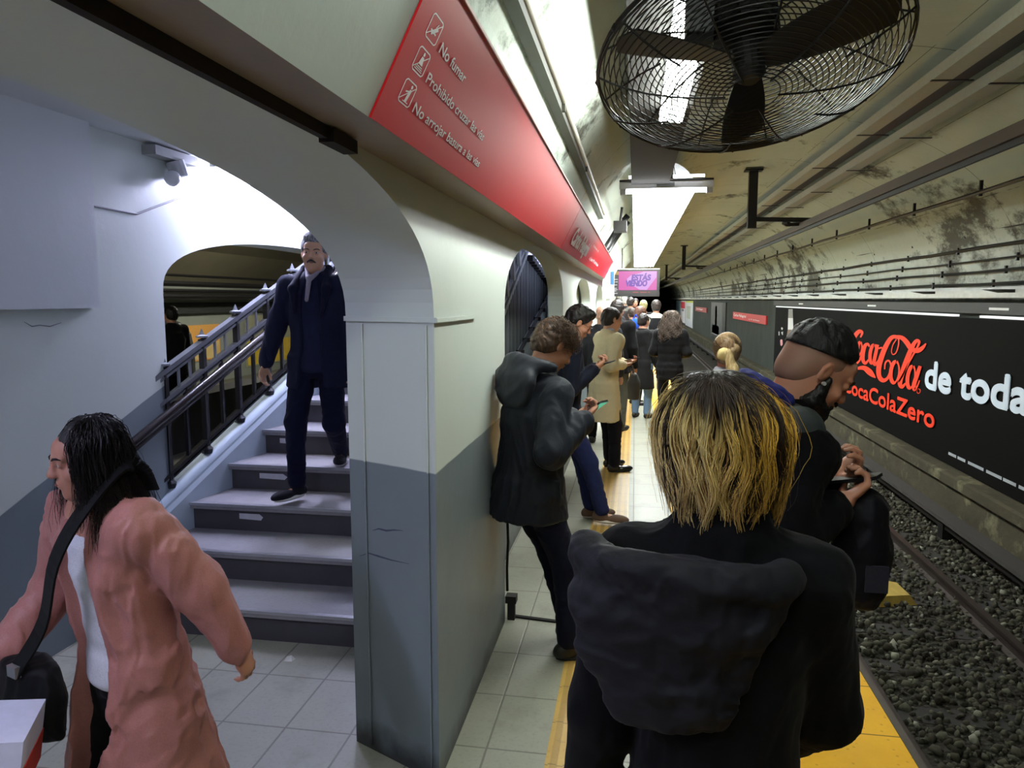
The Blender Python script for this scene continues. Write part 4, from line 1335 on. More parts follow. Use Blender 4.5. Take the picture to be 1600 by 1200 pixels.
ad_text('CocaColaZero', (1319.5, 611.0), (1459.5, 669.5), 0.28, M_COLA, 0.035)
ad_text('de toda', (1446.0, 604.5), (1606.0, 647.5), 0.40, M_ADWHITE, 0.055)
g = G()   # small print line
for k in range(62):
    if k in (6, 13, 14, 27, 28, 41, 52, 53):
        continue
    a = k / 62
    px_a, py_a = 1482 + 126 * a, 708 + 60 * a
    P0 = Vector(on_x(px_a, py_a, AX - 0.005)) + ai
    P1 = Vector(on_x(px_a + 1.7, py_a + 0.8, AX - 0.005)) + ai
    g.quad(P0 + Vector((0, 0, -0.02)), P1 + Vector((0, 0, -0.02)), P1 + Vector((0, 0, 0.02)), P0 + Vector((0, 0, 0.02)))
g.build('small_print', plain((0.66, 0.68, 0.70), 0.6), ad)


def px_poly(g, pts, d):
    g.add([Vector(on_x(*p, AX - d)) + ai for p in pts], [tuple(range(len(pts)))])


for nm, pts, col, d in (('bottle_neck', ((1232, 483), (1238.5, 483), (1239, 497), (1231.5, 497)), (0.45, 0.44, 0.42), .004),
                        ('bottle_label', ((1231.5, 497), (1239, 497), (1239.5, 515), (1231, 515)), (0.80, 0.80, 0.80), .004),
                        ('bottle_body', ((1231, 515), (1239.5, 515), (1241, 525), (1242.5, 546), (1227.5, 546), (1229, 525)), (0.42, 0.30, 0.24), .004),
                        ('bottle_band', ((1227.5, 546), (1242.5, 546), (1244, 560), (1243, 590), (1240, 625), (1229, 625), (1226, 590), (1226, 558)), (0.80, 0.17, 0.13), .004),
                        ('bottle_print', ((1230.5, 550), (1238, 551), (1238.5, 564), (1230, 563)), (0.55, 0.72, 0.68), .006),
                        ('emblem', ((1220.5, 530), (1222.5, 531), (1223, 538), (1221, 541), (1219.5, 539), (1219, 532)), (0.80, 0.55, 0.58), .004),
                        ('emblem', ((1221.3, 511), (1223.5, 513), (1222, 516), (1220.3, 513.5)), (0.75, 0.75, 0.75), .004),
                        ('emblem', ((1216.5, 518), (1218, 518), (1218, 524), (1216.5, 524)), (0.75, 0.75, 0.75), .004),
                        ('emblem', ((1220.5, 519), (1223.5, 518), (1223, 524), (1221.5, 522)), (0.75, 0.75, 0.75), .004)):
    g = G(); px_poly(g, pts, d); g.build(nm, plain(col, 0.5), ad)
tag(ad, 'long black advertising hoarding with red script and white lettering', 'advertisement')


def wall_sign(px0, px1, py_top, py_bot, name, label, col, cat, extra=None, z=None):
    """flat board on the track wall between two measured columns"""
    A, B = on_x(px0, py_top, 4.46), on_x(px1, py_bot, 4.46)
    y1, y0 = A[1], B[1]
    z1, z0 = A[2], on_x(px1, py_bot, 4.46)[2]
    if z: z0, z1 = z
    e = empty(name, (4.495, (y0 + y1) / 2, z0))
    L, Hh = (y1 - y0) / 2, z1 - z0
    g = G(); g.box(-0.05, 0.0, -L, L, 0, Hh); g.build('board', plain(col, 0.5, var=0.06), e)
    for (a, b, c_, d_, cc) in (extra or ()):
        g = G(); g.box(-0.056, -0.05, L - 2 * L * b, L - 2 * L * a, Hh * c_, Hh * d_); g.build('printed_area', plain(cc, 0.6, var=0.05), e)
    tag(e, label, cat)
    return e, L, Hh


e, L, Hh = wall_sign(1146, 1197, 488, 508, 'name_sign', 'nearest red station name sign on the dark track wall', (0.78, 0.16, 0.18), 'sign', z=(0.92, 1.22))
text_part('Carlos Pellegrini', L * 0.85, Hh * 0.34, M_SIGNWHITE, e, (-0.055, L * 0.92, Hh * 0.42), (0, -1, 0), (0, 0, 1), offset=0.05)
text_part('a J. M. de Rosas', L * 0.6, Hh * 0.16, M_SIGNWHITE, e, (-0.055, -L * 0.1, Hh * 0.25), (0, -1, 0), (0, 0, 1), offset=0.02)
e, L, Hh = wall_sign(1087, 1104, 479, 489, 'name_sign', 'second red station name sign far down the track wall', (0.62, 0.20, 0.22), 'sign', z=(0.95, 1.25))
text_part('Carlos Pellegrini', L * 1.2, Hh * 0.34, M_SIGNWHITE, e, (-0.055, L * 0.8, Hh * 0.4), (0, -1, 0), (0, 0, 1), offset=0.05)
e, L, Hh = wall_sign(1045.5, 1051, 474, 479, 'name_sign', 'farthest red station name sign on the track wall', (0.55, 0.2, 0.2), 'sign', z=(0.95, 1.25))
wall_sign(1112, 1133, 472, 527, 'tower_poster', 'dark framed poster showing a pale tower on the track wall', (0.20, 0.20, 0.20), 'poster',
          ((0.02, 0.80, 0.12, 0.98, (0.30, 0.31, 0.31)), (0.32, 0.46, 0.22, 0.90, (0.66, 0.66, 0.65)), (0.12, 0.62, 0.10, 0.36, (0.60, 0.60, 0.60)), (0.84, 1.0, 0.0, 1.0, (0.05, 0.05, 0.05))), z=(-0.35, 1.62))
wall_sign(1057, 1063, 469, 500, 'poster', 'pale blue poster, farthest of the three side by side', (0.62, 0.70, 0.74), 'poster', ((0.1, 0.9, 0.5, 0.9, (0.5, 0.62, 0.7)),), z=(-0.3, 1.66))
wall_sign(1064, 1070.5, 469, 508, 'poster', 'white poster with a red square, middle of the three', (0.78, 0.77, 0.78), 'poster', ((0.1, 0.9, 0.65, 0.95, (0.72, 0.2, 0.25)), (0.3, 0.7, 0.52, 0.62, (0.4, 0.4, 0.5))), z=(-0.35, 1.66))
wall_sign(1072, 1082, 470, 512, 'poster', 'white poster with a yellow green top, nearest of the three', (0.76, 0.77, 0.80), 'poster', ((0, 1, 0.93, 1.0, (0.72, 0.74, 0.25)), (0.2, 0.7, 0.3, 0.8, (0.66, 0.68, 0.62))), z=(-0.45, 1.66))


# ================================================================== PEOPLE
def vnoise(P, seed=0):
    """smooth value noise in [0, 1] at points P (N, 3)"""
    T = np.random.default_rng(seed + 77).random((32, 32, 32))
    I = np.floor(P).astype(int); f = P - I
    f = f * f * (3 - 2 * f)
    I &= 31; J = (I + 1) & 31
    r = 0
    for dx in (0, 1):
        for dy in (0, 1):
            for dz in (0, 1):
                w = (f[:, 0] if dx else 1 - f[:, 0]) * (f[:, 1] if dy else 1 - f[:, 1]) * (f[:, 2] if dz else 1 - f[:, 2])
                r = r + w * T[(J if dx else I)[:, 0], (J if dy else I)[:, 1], (J if dz else I)[:, 2]]
    return r


class Field:
    """a signed distance field that is turned into one smooth mesh"""
    def __init__(s, lo, hi, vox):
        s.lo = np.array(lo, float) - 4 * vox
        s.vox = vox
        n = np.ceil((np.array(hi, float) + 4 * vox - s.lo) / vox).astype(int) + 1
        s.n = n
        s.ax = [(s.lo[i] + vox * np.arange(n[i])).astype('f4') for i in range(3)]
        s.D = np.full(tuple(n), 0.15, 'f4')

    def sl(s, lo, hi):
        a = [max(0, int((lo[i] - s.lo[i]) / s.vox)) for i in range(3)]
        b = [min(s.n[i], int((hi[i] - s.lo[i]) / s.vox) + 2) for i in range(3)]
        if any(b[i] <= a[i] for i in range(3)):
            return None, None
        S = tuple(slice(a[i], b[i]) for i in range(3))
        P = (s.ax[0][S[0]][:, None, None], s.ax[1][S[1]][None, :, None], s.ax[2][S[2]][None, None, :])
        return S, P

    def put(s, lo, hi, fn, k=0.01, op='add'):
        pad = max(k, 0.0) + 0.02
        S, P = s.sl(np.array(lo) - pad, np.array(hi) + pad)
        if S is None:
            return
        d = fn(P).astype('f4')
        a = s.D[S]
        if op == 'sub':
            d = -d
            if k > 0:
                h = np.clip(0.5 - 0.5 * (d - a) / k, 0, 1)
                s.D[S] = d * (1 - h) + a * h + k * h * (1 - h)
            else:
                s.D[S] = np.maximum(a, d)
        else:
            if k > 0:
                h = np.clip(0.5 + 0.5 * (a - d) / k, 0, 1)
                s.D[S] = a * (1 - h) + d * h - k * h * (1 - h)
            else:
                s.D[S] = np.minimum(a, d)

    def cap(s, a, b, ra, rb=None, k=0.01, op='add', puff=None):
        a, b = np.array(a, float), np.array(b, float)
        rb = ra if rb is None else rb
        r = max(ra, rb) + (0.02 if puff else 0)
        L2 = float(((b - a) ** 2).sum()) + 1e-9
        L = math.sqrt(L2)

        def fn(P):
            q = [P[i] - a[i] for i in range(3)]
            h = np.clip(sum(q[i] * (b[i] - a[i]) for i in range(3)) / L2, 0, 1)
            d = np.sqrt(sum((q[i] - h * (b[i] - a[i])) ** 2 for i in range(3)))
            rr = ra + (rb - ra) * h
            if puff:
                rr = rr + puff[0] * (np.abs(np.sin(PI * (h * L + puff[2]) / puff[1])) - 0.5)
            return d - rr
        s.put(np.minimum(a, b) - r, np.maximum(a, b) + r, fn, k, op)

    def ell(s, c, r, R=None, k=0.01, op='add'):
        c, r = np.array(c, float), np.array(r, float)
        R = np.eye(3) if R is None else np.array(R, float)

        def fn(P):
            q = [P[i] - c[i] for i in range(3)]
            l = [sum(q[j] * R[j, i] for j in range(3)) for i in range(3)]
            k0 = np.sqrt(sum((l[i] / r[i]) ** 2 for i in range(3)))
            k1 = np.sqrt(sum((l[i] / r[i] ** 2) ** 2 for i in range(3))) + 1e-6
            return k0 * (k0 - 1) / k1
        m = r.max()
        s.put(c - m, c + m, fn, k, op)

    def loft(s, o, R, knots, k=0.02, op='add', puff=None):
        """elliptical sweep along the local z of frame R; knots = (z, rx, ry, ox, oy)"""
        o, R = np.array(o, float), np.array(R, float)
        K = np.array([tuple(q) + (0,) * (5 - len(q)) for q in knots], float)

        def fn(P):
            q = [P[i] - o[i] for i in range(3)]
            l = [sum(q[j] * R[j, i] for j in range(3)) for i in range(3)]
            z = l[2]
            f = [np.interp(z, K[:, 0], K[:, i]) for i in range(1, 5)]
            rx, ry = f[0], f[1]
            e = np.sqrt(((l[0] - f[2]) / rx) ** 2 + ((l[1] - f[3]) / ry) ** 2)
            d = (e - 1) * np.minimum(rx, ry)
            if puff:
                d = d - puff[0] * (np.abs(np.sin(PI * (z + puff[2]) / puff[1])) - 0.5)
            ez = np.maximum(K[0, 0] - z, z - K[-1, 0])
            rr = 0.02
            u, v = np.maximum(d + rr, 0), np.maximum(ez + rr, 0)
            return np.sqrt(u * u + v * v) + np.minimum(np.maximum(d + rr, ez + rr), 0) - rr
        ex = np.array([K[:, 1].max() + abs(K[:, 3]).max(), K[:, 2].max() + abs(K[:, 4]).max()])
        cs = [o + R @ np.array([sx * ex[0], sy * ex[1], z]) for sx in (-1, 1) for sy in (-1, 1) for z in (K[0, 0], K[-1, 0])]
        s.put(np.min(cs, 0) - 0.02, np.max(cs, 0) + 0.02, fn, k, op)

    def cut(s, p, n):
        """remove everything on the side n points to"""
        p, n = np.array(p, float), np.array(n, float)
        n = n / np.linalg.norm(n)
        d = (s.ax[0][:, None, None] - p[0]) * n[0] + (s.ax[1][None, :, None] - p[1]) * n[1] + (s.ax[2][None, None, :] - p[2]) * n[2]
        s.D = np.maximum(s.D, d.astype('f4'))

    def wrinkle(s, amp, freq=18.0, seed=0, vert=0.5, sharp=False):
        """creases: warped ridged noise pushed into the surface"""
        ii = np.nonzero(np.abs(s.D) < 0.035)
        P = np.stack([s.ax[i][ii[i]] for i in range(3)], 1).astype('f8')
        f = freq / 1.9
        P = P * (f, f, f * vert) + seed * 7.31
        W = np.stack([vnoise(P * 0.6 + 11.3 * k, seed + k) for k in range(3)], 1)
        Q = P + (W - 0.5) * 2.2
        tot = np.zeros(len(P)); a = 1.0
        for o in range(3 if not sharp else 4):
            n = vnoise(Q * 2.0 ** o, seed + 5 + o)
            tot += a * (np.abs(2 * n - 1) * 2 - 0.6)
            a *= 0.5
        s.D[ii] += (amp * tot).astype('f4')

    def mesh(s, name, mat, parent):
        D = np.clip(s.D, -0.1, 0.1)
        D[0], D[-1], D[:, 0], D[:, -1], D[:, :, 0], D[:, :, -1] = (0.1,) * 6
        g = openvdb.FloatGrid(0.1)
        g.copyFromArray(np.ascontiguousarray(D.astype('f4')))
        pts, tris, quads = g.convertToPolygons(0.0, 0.0)
        pts = pts * s.vox + s.lo
        fc = quads[:, ::-1]
        me = bpy.data.meshes.new(name)
        me.vertices.add(len(pts)); me.vertices.foreach_set('co', pts.astype('f').ravel())
        me.loops.add(fc.size); me.loops.foreach_set('vertex_index', fc.astype('i').ravel())
        me.polygons.add(len(fc)); me.polygons.foreach_set('loop_start', np.arange(0, fc.size, 4, dtype='i'))
        me.update(calc_edges=True)
        me.polygons.foreach_set('use_smooth', [True] * len(fc))
        # outward normals
        if len(fc):
            v = pts[fc[:, 0]], pts[fc[:, 1]], pts[fc[:, 2]]
            vol = np.einsum('ij,ij->i', v[0] - pts.mean(0), np.cross(v[1] - v[0], v[2] - v[0])).sum()
            if vol < 0:
                me.flip_normals()
        me.materials.append(mat)
        o = bpy.data.objects.new(name, me)
        COL.objects.link(o)
        o.parent = parent
        return o


def Rx(a):
    c, s = math.cos(a), math.sin(a); return np.array([[1, 0, 0], [0, c, -s], [0, s, c]])


def Ry(a):
    c, s = math.cos(a), math.sin(a); return np.array([[c, 0, s], [0, 1, 0], [-s, 0, c]])


def Rz(a):
    c, s = math.cos(a), math.sin(a); return np.array([[c, -s, 0], [s, c, 0], [0, 0, 1]])


def unit(v):
    v = np.array(v, float); return v / (np.linalg.norm(v) + 1e-9)


def ik(a, t, l1, l2, pole):
    a, t = np.array(a, float), np.array(t, float)
    d = t - a; L = np.linalg.norm(d)
    if L > (l1 + l2) * 0.995:
        d = d / L * (l1 + l2) * 0.995; t = a + d; L = np.linalg.norm(d)
    x = (L * L + l1 * l1 - l2 * l2) / (2 * L)
    h = math.sqrt(max(0, l1 * l1 - x * x))
    u = d / L
    p = np.array(pole, float); p = unit(p - u * (p @ u))
    return a + u * x + p * h, t


def skin_mat(c):
    key = ('skin', tuple(c))
    if key in _cache: return _cache[key]
    t = NT('skin')
    oc = t.n('ShaderNodeTexCoord').outputs['Object']
    col = t.mix(t.noise(14.0, 4.0, vec=oc), tuple(v * 0.85 for v in lin(c)), tuple(min(1, v * 1.12) for v in lin(c)))
    t.bump(t.noise(300.0, 3.0, vec=oc), 0.08, 0.002)
    t.put(t.b.inputs['Subsurface Weight'], 0.12)
    t.put(t.b.inputs['Subsurface Radius'], (0.02, 0.008, 0.004))
    _cache[key] = t.out(col, 0.5, 0, 0.4)
    return _cache[key]


def hair_mat(c, c2=None, rough=0.5):
    key = ('hairm', tuple(c), c2)
    if key in _cache: return _cache[key]
    t = NT('hair')
    oc = t.n('ShaderNodeTexCoord').outputs['Object']
    n1 = t.noise(90.0, 3.0, vec=oc, stretch=(1, 1, 0.25))
    col = t.mix(t.ramp(n1, 0.35, 0.65), lin(c), lin(c2 or tuple(min(1, v * 1.7) for v in c)))
    t.bump(n1, 0.8, 0.006)
    _cache[key] = t.out(col, rough, 0, 0.4)
    return _cache[key]


class Fig:
    """a posed human; local frame faces +y, right hand side is +x"""
    def __init__(s, loc, heading, H, label, vox=0.006, skin=(0.78, 0.58, 0.47), lean=0, side=0, twist=0, hip=None, hipz=None,
                 feet=None, head=(0, 0, 0), hands=(None, None), poles=(None, None), wide=1.0, curl=(0.5, 0.5), group=None, drop=0.0):
        s.root = empty('person', loc, math.radians(heading))
        tag(s.root, label, 'person', group)
        s.H, s.vox, s.skin = H, vox, skin
        s.M = np.array(Matrix.Rotation(math.radians(heading), 3, 'Z'))
        s.loc = np.array(loc, float)
        k = H / 1.75
        s.k = k
        s.w = wide
        hip = (0, 0) if hip is None else hip
        hz = (0.52 * H if hipz is None else hipz)
        s.P = np.array([hip[0], hip[1], hz])
        s.Rt = Rz(math.radians(twist)) @ Ry(math.radians(side)) @ Rx(-math.radians(lean))
        s.Rp = Rz(math.radians(twist * 0.4)) @ Rx(-math.radians(lean * 0.35))
        T = lambda x, y, z: s.P + s.Rt @ np.array([x, y, z])
        s.T = T
        s.sh = [T(-0.180 * k * wide, 0, 0.515 * k - drop), T(0.180 * k * wide, 0, 0.515 * k - drop)]
        s.drop = drop
        s.nb = T(0, -0.005, 0.575 * k)
        yaw_, pit, rol = (math.radians(q) for q in head)
        s.Rh = Rz(yaw_) @ Ry(rol) @ Rx(-pit)
        s.hc = s.nb + (s.Rt @ np.array([0, 0.01, 0.045]) + s.Rh @ np.array([0, 0.012, 0.105])) * k
        feet = feet or ((-0.10, 0.0, 0, 8), (0.10, 0.0, 0, -8))
        s.feet, s.knee, s.hipj, s.ank = feet, [], [], []
        for i, f in enumerate(feet):
            sx = -1 if i == 0 else 1
            hj = s.P + s.Rp @ np.array([sx * 0.09 * k, 0, -0.005])
            an = np.array([f[0], f[1], f[2] + 0.085 * k])
            fwd = np.array([-math.sin(math.radians(f[3])), math.cos(math.radians(f[3])), 0])
            kn, an = ik(hj, an, 0.41 * k, 0.415 * k, fwd + np.array([0, 0, 0.05]))
            s.hipj.append(hj); s.knee.append(kn); s.ank.append(an)
        s.elb, s.wri = [], []
        for i in range(2):
            sx = -1 if i == 0 else 1
            t = hands[i]
            if t is None:
                t = s.sh[i] + np.array([sx * 0.06, 0.05, -0.545]) * k
            elif len(t) == 4:      # world coordinates
                t = s.W(t[:3])
            pole = poles[i] if poles[i] is not None else (sx * 0.5, -1.0, -0.35)
            e, w_ = ik(s.sh[i], t, 0.295 * k, 0.26 * k, pole)
            s.elb.append(e); s.wri.append(w_)
        s.curl = curl
        s.hand_n = [None, None]
        s.hand_f = [None, None]
        pts = np.array(s.sh + s.elb + s.wri + s.knee + s.ank + [s.hc, s.P])
        s.lo = pts.min(0) - 0.26; s.hi = pts.max(0) + 0.26
        s.lo[2] = min(f[2] for f in feet) - 0.01

    def W(s, p):
        return s.M.T @ (np.array(p, float) - s.loc)

    def Hd(s, x, y, z):
        return s.hc + s.Rh @ (np.array([x, y, z]) * s.k)

    def hand(s, F, i, n=None, f=None, hold=False):
        k = s.k
        side = -1 if i == 0 else 1
        w = s.wri[i]
        f = unit(f if f is not None else (s.wri[i] - s.elb[i]))
        if n is None:
            n = np.array([-side, 0.25, 0.0])
        n = unit(np.array(n, float) - f * (np.array(n) @ f))
        b = np.cross(f, n)          # across the palm
        if b @ np.array([1, 0, 0.0]) < 0: b = -b
        # thumb side: towards +y when hanging
        th = unit(np.cross(n, f)) * side
        R = np.stack([th, n, f], 1)
        F.ell(w + f * 0.052 * k, np.array([0.041, 0.015, 0.052]) * k, R, k=0.012)
        F.cap(s.elb[i] * 0.25 + w * 0.75, w + f * 0.015, 0.027 * k, 0.024 * k, k=0.012)
        c = s.curl[i]
        for q, (off, L) in enumerate(((0.030, 0.070), (0.011, 0.078), (-0.009, 0.072), (-0.028, 0.058))):
            p = w + (f * (0.088 - abs(off - 0.005) * 0.25) + th * off) * k
            ang = 0.15
            for sgm, fr in enumerate((0.45, 0.32, 0.23)):
                ang += c * (0.9 if sgm else 0.7) * (1 + 0.08 * q)
                dr = unit(f * math.cos(ang) + n * math.sin(ang) + th * off * 0.6)
                p2 = p + dr * L * fr * k
                r0 = (0.0090 - 0.0009 * sgm) * k
                F.cap(p, p2, r0, r0 * 0.9, k=0.004)
                p = p2
        p = w + (f * 0.030 + th * 0.030 + n * 0.004) * k
        d1 = unit(f * 0.75 + th * 0.62 + n * 0.35)
        p2 = p + d1 * 0.040 * k
        F.cap(p, p2, 0.0125 * k, 0.010 * k, k=0.008)
        d2 = unit(f * 0.95 + th * (0.15 if not hold else -0.1) + n * (0.35 + 0.3 * c))
        F.cap(p2, p2 + d2 * 0.032 * k, 0.010 * k, 0.008 * k, k=0.004)
        s.hand_f[i], s.hand_n[i] = f, n

    def face(s, F, nose=1.0, old=False):
        k, H = s.k, s.Hd
        R = s.Rh
        F.ell(H(0, -0.022, 0.030), np.array([0.074, 0.093, 0.086]) * k, R, k=0.01)
        F.ell(H(0, 0.020, -0.030), np.array([0.062, 0.070, 0.082]) * k, R, k=0.03)
        F.ell(H(0, 0.030, -0.072), np.array([0.047, 0.050, 0.038]) * k, R, k=0.03)
        F.ell(H(0, 0.070, -0.100), np.array([0.020, 0.015, 0.014]) * k, R, k=0.02)
        F.ell(H(0, 0.058, 0.048), np.array([0.052, 0.030, 0.034]) * k, R, k=0.03)
        for sx in (-1, 1):
            F.ell(H(sx * 0.033, 0.092, 0.006), np.array([0.019, 0.015, 0.011]) * k, R, k=0.014, op='sub')
            F.cap(H(sx * 0.014, 0.088, 0.024), H(sx * 0.048, 0.077, 0.026), 0.008 * k, 0.006 * k, k=0.012)
            F.ell(H(sx * 0.045, 0.060, -0.030), np.array([0.020, 0.020, 0.018]) * k, R, k=0.02)
            F.ell(H(sx * 0.032, 0.0765, 0.006), np.array([0.0165, 0.0125, 0.0125]) * k, R, k=0.004)
            # ears
            Re = R @ Rz(sx * 0.45) @ Rx(-0.15)
            F.ell(H(sx * 0.077, -0.010, 0.0), np.array([0.008, 0.019, 0.031]) * k, Re, k=0.006)
            F.ell(H(sx * 0.086, -0.006, 0.004), np.array([0.006, 0.010, 0.018]) * k, Re, k=0.005, op='sub')
            F.ell(H(sx * 0.010, 0.100, -0.028), np.array([0.009, 0.010, 0.007]) * k, R, k=0.008)
        F.cap(H(0, 0.088, 0.020), H(0, 0.106, -0.020), 0.0080 * k, 0.0105 * k, k=0.012)
        F.ell(H(0, 0.107, -0.024), np.array([0.010, 0.010 * nose, 0.008]) * k, R, k=0.008)
        F.cap(H(-0.016, 0.092, -0.053), H(0.016, 0.092, -0.053), 0.0062 * k, k=0.008)
        F.cap(H(-0.013, 0.091, -0.064), H(0.013, 0.091, -0.064), 0.0070 * k, k=0.008)
        F.ell(H(0, 0.101, -0.0585), np.array([0.022, 0.006, 0.0016]) * k, R, k=0.003, op='sub')
        # neck
        F.cap(H(0, -0.030, -0.055), s.nb + s.Rt @ np.array([0, -0.01, -0.03]), 0.054 * k, 0.060 * k, k=0.03)

    def body(s, hands=(0, 0), detail=True, hold=(False, False)):
        k = s.k
        F = Field(s.lo, s.hi, s.vox)
        sh_ = 0.86     # limbs slimmer than the clothes that cover them
        F.loft(s.P, s.Rt, [(-0.06, 0.13, 0.085), (0.08, 0.120, 0.080), (0.20, 0.115, 0.078), (0.36, 0.135, 0.088), (0.46 - s.drop, 0.135, 0.075), (0.545, 0.065, 0.050)] if True else 0, k=0.03)
        for i in range(2):
            F.cap(s.T(0, 0, 0.49 * k - s.drop), s.sh[i] - s.Rt @ np.array([0, 0, 0.015]), 0.045 * k, 0.040 * k, k=0.03)
            F.cap(s.sh[i], s.elb[i], 0.042 * k, 0.036 * k, k=0.02)
            F.cap(s.elb[i], s.wri[i], 0.036 * k, 0.024 * k, k=0.015)
            F.cap(s.hipj[i], s.knee[i], 0.070 * k, 0.046 * k, k=0.03)
            F.cap(s.knee[i], s.ank[i], 0.044 * k, 0.032 * k, k=0.02)
            f = s.feet[i]
            fwd = np.array([-math.sin(math.radians(f[3])), math.cos(math.radians(f[3])), 0])
            F.cap(s.ank[i] - np.array([0, 0, 0.035]), s.ank[i] + fwd * 0.12 * k - np.array([0, 0, 0.045]), 0.028 * k, 0.022 * k, k=0.02)
        s.face(F)
        for i in range(2):
            if s.vox < 0.011:
                s.hand(F, i, n=hands[i] if not isinstance(hands[i], int) else None, hold=hold[i])
            else:
                d_ = unit(s.wri[i] - s.elb[i])
                F.ell(s.wri[i] + d_ * 0.07, (0.03, 0.03, 0.06), None, k=0.02)
        return F.mesh('body', skin_mat(s.skin), s.root)

    def top(s, name, mat, hem=-0.10, thick=0.03, flare=0.02, collar=0.02, hood=None, amp=0.004, puff=None, sleeve=0.0, sleeve_r=(0.062, 0.054, 0.044),
            chest=1.0, open_front=False, seed=1, freq=20, vox=None, belly=0.0, cuff=None, puff_body=True, notch=(0.085, 0.145, 0.0),  parent=None, sharp=False, skirt_lean=0.0):
        """jacket, coat or jumper; hem is metres above (+) or below (-) the hip joint"""
        k = s.k
        F = Field(s.lo, s.hi, vox or s.vox)
        w = s.w * chest
        t = thick
        K = [(-0.05, (0.155 + t) * w, (0.105 + t)), (0.08, (0.145 + t) * w, 0.098 + t + belly), (0.20, (0.140 + t) * w, 0.098 + t + belly * 0.8),
             (0.36, (0.158 + t) * w, 0.108 + t), (0.46 - s.drop * .8, (0.160 + t * 0.8) * w, 0.098 + t * 0.8), (0.54, (0.112 - s.drop * .6) * w + t * 0.4, 0.072 + t * 0.4), (0.575, 0.078 + t * 0.3, 0.062 + t * 0.3)]
        K = [(a * k, b * k, c * k) for a, b, c in K]
        F.loft(s.P, s.Rt, K, k=0.03, puff=puff if puff_body else None)
        if hem < -0.02:
            Rs = Rz(0) @ Rx(math.radians(skirt_lean)) @ s.Rp
            F.loft(s.P, Rs, [(hem, (0.158 + t + flare) * w * k, (0.115 + t + flare) * k), (hem * 0.5, (0.160 + t + flare * 0.5) * w * k, (0.115 + t + flare * 0.5) * k), (0.06, (0.150 + t) * w * k, (0.102 + t) * k)],
                   k=0.03, puff=puff if puff_body else None)
        for i in range(2):
            a, e, ww = s.sh[i], s.elb[i], s.wri[i]
            F.cap(s.T(0, 0, 0.49 * k - s.drop * 0.6), a - s.Rt @ np.array([0, 0, 0.012]), (0.062 + t * .5) * k, sleeve_r[0] * k + t * .35, k=0.035)
            pf = puff if puff is None else (puff[0], puff[1], 0.02)
            F.cap(a, e, sleeve_r[0] * k + t * .35, sleeve_r[1] * k + t * .35, k=0.03, puff=pf)
            end = e + (ww - e) * (1.0 - sleeve)
            F.cap(e, end - unit(ww - e) * 0.02, sleeve_r[1] * k + t * .35, sleeve_r[2] * k + t * .2, k=0.02, puff=pf)
        for i in range(2):
            F.cap(s.nb + s.Rt @ np.array([0, -0.01, -0.005]), s.T(0, 0, 0.47 * k - s.drop * .8) * 0.35 + s.sh[i] * 0.65, (0.050 + t * .3) * k, (0.050 + t * .3) * k, k=0.04)
        if collar:
            F.loft(s.nb, s.Rt, [(-0.03, 0.088 * k, 0.080 * k), (collar, (0.070 + t * .3) * k, (0.070 + t * .3) * k, 0, -0.003)], k=0.015)
        if hood:
            hr, hd = hood
            for q in range(9):
                a = PI * q / 8
                c_ = s.T(math.cos(a) * 0.115 * k * hr, (-0.055 - 0.095 * math.sin(a) * hr) * k, (0.560 - 0.035 * math.sin(a)) * k)
                a2 = PI * (q + 1) / 8
                c2 = s.T(math.cos(a2) * 0.115 * k * hr, (-0.045 - 0.085 * math.sin(a2) * hr) * k, (0.535 - 0.045 * math.sin(a2)) * k)
                if q < 8: F.cap(c_, c2, 0.042 * k * hd, k=0.03)
            F.ell(s.T(0, -0.115 * k * hr, 0.44 * k), np.array([0.125 * hr, 0.065, 0.12]) * k, s.Rt, k=0.04)
        if amp:
            F.wrinkle(amp, freq, seed, sharp=sharp)
        # neck opening
        F.loft(s.nb + s.Rt @ np.array([0, 0.006, 0.0]) * k, s.Rt, [(-0.012, 0.050 * k, 0.050 * k), (0.10, 0.068 * k, 0.068 * k)], k=0.006, op='sub')
        if open_front:
            F.loft(s.P + s.Rt @ np.array([notch[2] * k, notch[1] * k, 0.0]), s.Rt, [(hem - 0.05, notch[0] * k, 0.10 * k), (0.30 * k, notch[0] * 0.75 * k, 0.085 * k), (0.60 * k, 0.05 * k, 0.10 * k)], k=0.01, op='sub')
        return F.mesh(name, mat, parent or s.root)

    def trousers(s, mat, thick=0.016, amp=0.004, name='trousers', seed=3, flare=0.0, waist=0.06, stack=0.0):
        k = s.k
        F = Field(s.lo, np.minimum(s.hi, [9, 9, s.P[2] + 0.25]), s.vox)
        t = thick
        F.loft(s.P, s.Rp, [(-0.09, 0.140 * k + t, 0.100 * k + t), (waist, 0.138 * k + t, 0.092 * k + t)], k=0.03)
        for i in range(2):
            F.cap(s.hipj[i] - np.array([0, 0, 0.01]), s.knee[i], 0.080 * k + t, 0.055 * k + t, k=0.03)
            an = s.ank[i] + (s.knee[i] - s.ank[i]) * 0.05
            F.cap(s.knee[i], an, 0.055 * k + t, 0.043 * k + t + flare, k=0.03)
        F.wrinkle(amp, 22, seed, vert=1.2)
        for i in range(2):
            d = unit(s.knee[i] - s.ank[i])
            p = s.ank[i] - d * 0.03 * k
            S, P = F.sl(s.ank[i] - 0.16, s.ank[i] + 0.12)
            if S is not None:
                F.D[S] = np.maximum(F.D[S], (-sum((P[j] - p[j]) * d[j] for j in range(3))).astype('f4'))
        return F.mesh(name, mat, s.root)

